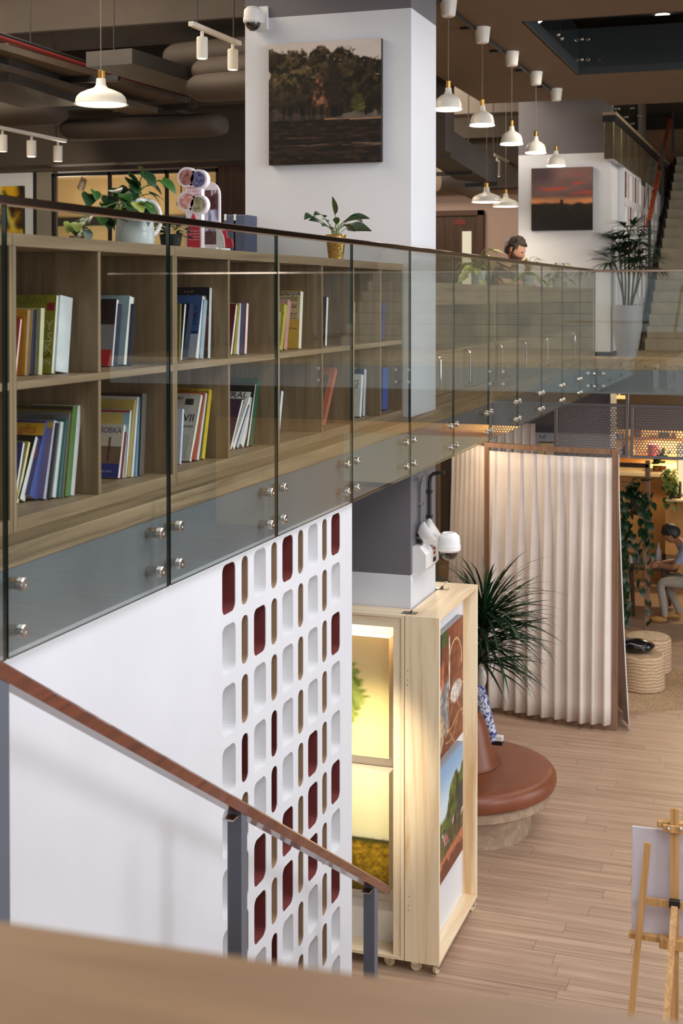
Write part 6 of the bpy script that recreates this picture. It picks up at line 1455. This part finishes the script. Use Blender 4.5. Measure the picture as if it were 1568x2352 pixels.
# ------------------------------------------------------------------ table, seated young man, things on the table
TY = 18.5; tz = onY(1500, 1300, TY).z
def ty(px, py, d=0): return onY(px, py, TY+d)
tb = thing('long_table', 'dark timber table where the young man in the striped shirt sits', 'table', (ty(1480, 1400).x, TY, 0))
MB().cbox(ty(1395, 1300).x, ty(1556, 1300).x, TY-.15, TY+.9, tz-.04, tz, .006).build('tabletop', DARKW, tb)
for px, d in ((1527, -.1), (1452, .0), (1400, -.1), (1535, .8), (1410, .8)):
    p = ty(px, 1300, d); MB().tube([(p.x-.02, p.y, tz-.04), (p.x+.02, p.y, 0)], [.035, .022], 10).build('leg', DARKW, tb)
H2 = ty(1541, 1226, -.1)
m2, nt, bs = nodes('striped_shirt'); tc = N(nt, 'ShaderNodeTexCoord'); wv = N(nt, 'ShaderNodeTexWave'); wv.inputs['Scale'].default_value = 12; rr = N(nt, 'ShaderNodeValToRGB'); e = rr.color_ramp.elements; e[0].color = lin((92, 98, 128)); e[1].color = lin((176, 178, 196)); nt.links.new(tc.outputs['Object'], wv.inputs['Vector']); nt.links.new(wv.outputs['Fac'], rr.inputs[0]); nt.links.new(rr.outputs[0], bs.inputs['Base Color']); bs.inputs['Roughness'].default_value = .8
x, y, z = H2; pn = thing('person', 'black-haired young man in a blue-grey striped shirt, head bowed over the dark table', 'person', (x+.2, y, 0)); PALE = plain('stone_trousers', (160, 150, 136), .8)
J = {'pelvis': ((x+.34, y, .58), .14), 'belly': ((x+.33, y, z-.44), .135), 'chest': ((x+.24, y, z-.27), .15), 'neck0': ((x+.12, y, z-.12), .07), 'neck1': ((x+.05, y, z-.05), .055),
     'shL': ((x+.19, y-.17, z-.20), .075), 'elL': ((x+.06, y-.22, tz+.06), .045), 'wrL': ((x-.15, y-.1, tz+.045), .03), 'shR': ((x+.19, y+.17, z-.20), .075), 'elR': ((x+.05, y+.22, tz+.06), .045), 'wrR': ((x-.15, y+.1, tz+.045), .03),
     'hipL': ((x+.28, y-.1, .55), .1), 'knL': ((x-.13, y-.14, .54), .07), 'anL': ((x-.06, y-.14, .10), .045), 'toL': ((x-.08, y-.14, .045), .04), 'hipR': ((x+.28, y+.1, .55), .1), 'knR': ((x-.1, y+.14, .54), .07), 'anR': ((x+.1, y+.14, .10), .045), 'toR': ((x+.08, y+.14, .045), .04)}
E2 = [(a[:-1]+{'R': 'L', 'L': 'R'}[a[-1]] if a[-1] in 'RL' and len(a) > 2 and a not in ('chest', 'belly') else a, b_[:-1]+{'R': 'L', 'L': 'R'}[b_[-1]] if b_[-1] in 'RL' else b_) for a, b_ in E]
skin_body('body', J, E2, 'pelvis', [plain('tan_skin', (166, 116, 86), .5), m2, PALE, plain('tan_shoe', (176, 130, 70), .5)], mcol, pn)
head(pn, H2, (-.80, -.12, -.6), (-.6, 0, 1), (lambda d: (d.z > .22 and d.x < .8) or (d.x < .05 and d.z > -.5) or (d.x < .45 and d.z > -.05 and abs(d.y) > .3), .09, HAIRB, .10), False, 1.05, plain('tan_skin_face', (166, 116, 86), .5))
for s in (-1, 1):
    q = MB(); hand(q, J['wrL' if s < 0 else 'wrR'][0], (-1, .25*-s, -.05), (0, 0, -1), 1, .5, s); q.build('hand', bpy.data.materials['tan_skin'], pn)
    f = MB(); a_ = V(J['toL' if s < 0 else 'toR'][0]); f.ell(a_+V((-.07, 0, 0)), (.12, .045, .045), 14, 8); f.build('shoe', bpy.data.materials['tan_shoe'], pn)
sl = thing('cafe_stool', 'dark stool with thin metal legs under the young man in stripes', 'stool', (x+.34, y, 0))
MB().lathe([(0, .42), (.17, .42), (.18, .435), (.17, .45), (0, .45)], 24, (x+.34, y, 0)).build('seat', DARKW, sl)
for i in range(4): t = PI/4+i*PI/2; MB().tube([(x+.34+.13*math.cos(t), y+.13*math.sin(t), .42), (x+.34+.2*math.cos(t), y+.2*math.sin(t), 0)], .01, 8).build('leg', BLACKM, sl)
for px, w_, h_, c, lab, kind in ((1432, 12, 14, (236, 230, 220), 'white cup at the curtain end of the dark table', 'cup'), (1449, 10, 16, (230, 224, 214), 'white cup second from the curtain end of the table', 'cup'), (1464, 9, 30, (130, 120, 120), 'grey bottle among the vines on the table', 'bottle'), (1479, 8, 30, (150, 140, 136), 'pale bottle beside the brown post on the table', 'bottle'),
                             (1498, 10, 24, (190, 176, 150), 'cream cup right of the brown post on the table', 'cup'), (1512, 11, 50, (190, 186, 190), 'tall clear bottle before the young man', 'bottle'), (1524, 10, 24, (24, 24, 26), 'black cup beside the tall clear bottle', 'cup')):
    q = ty(px, 1290, .12); k = 18.4/F; r = w_*k/2; H = h_*k
    prf = [(0, 0), (r, 0), (r, H*.62), (r*.4, H*.8), (r*.4, H), (0, H)] if kind == 'bottle' else [(0, 0), (r*.75, 0), (r, H), (r*.9, H), (r*.7, .01), (0, .01)]
    tag(MB().lathe(prf, 16, (q.x, q.y, tz+.0005), cap=False).build(kind if kind == 'bottle' else 'coffee_cup', cmat(c, .25)), lab, kind)
q = ty(1500, 1290, .45); lt = thing('open_laptop', 'dark open laptop on the table facing the young man', 'laptop', (q.x, q.y, tz))
MB().cbox(q.x-.05, q.x+.2, q.y-.15, q.y+.15, tz, tz+.015, .003).build('keyboard_base', DUCT2, lt); MB().prism([(q.x-.05, q.y-.15, tz+.015), (q.x-.13, q.y-.15, tz+.22), (q.x-.12, q.y-.15, tz+.225), (q.x-.04, q.y-.15, tz+.018)], (0, .3, 0)).build('screen', BLACK, lt)
q = ty(1538, 1290, .4); tag(MB().box(q.x-.12, q.x+.1, q.y-.1, q.y+.1, tz+.0002, tz+.012).build('notepad', PAPER), 'white open notepad under the young man\'s face', 'notepad')
for px, lab in ((1422, 'warm strip lamp under the dark ceiling beyond the perforated panel'),):
    q = onY(px, 912, 21); t = MB().cbox(q.x-.12, q.x+.12, 20.9, 21.1, q.z-.02, q.z+.02, .004).box(q.x-.01, q.x+.01, 20.99, 21.01, q.z, 3.17).build('strip_lamp', glow('warm_strip', (255, 190, 110), 1.6)); tag(t, lab, 'lamp')
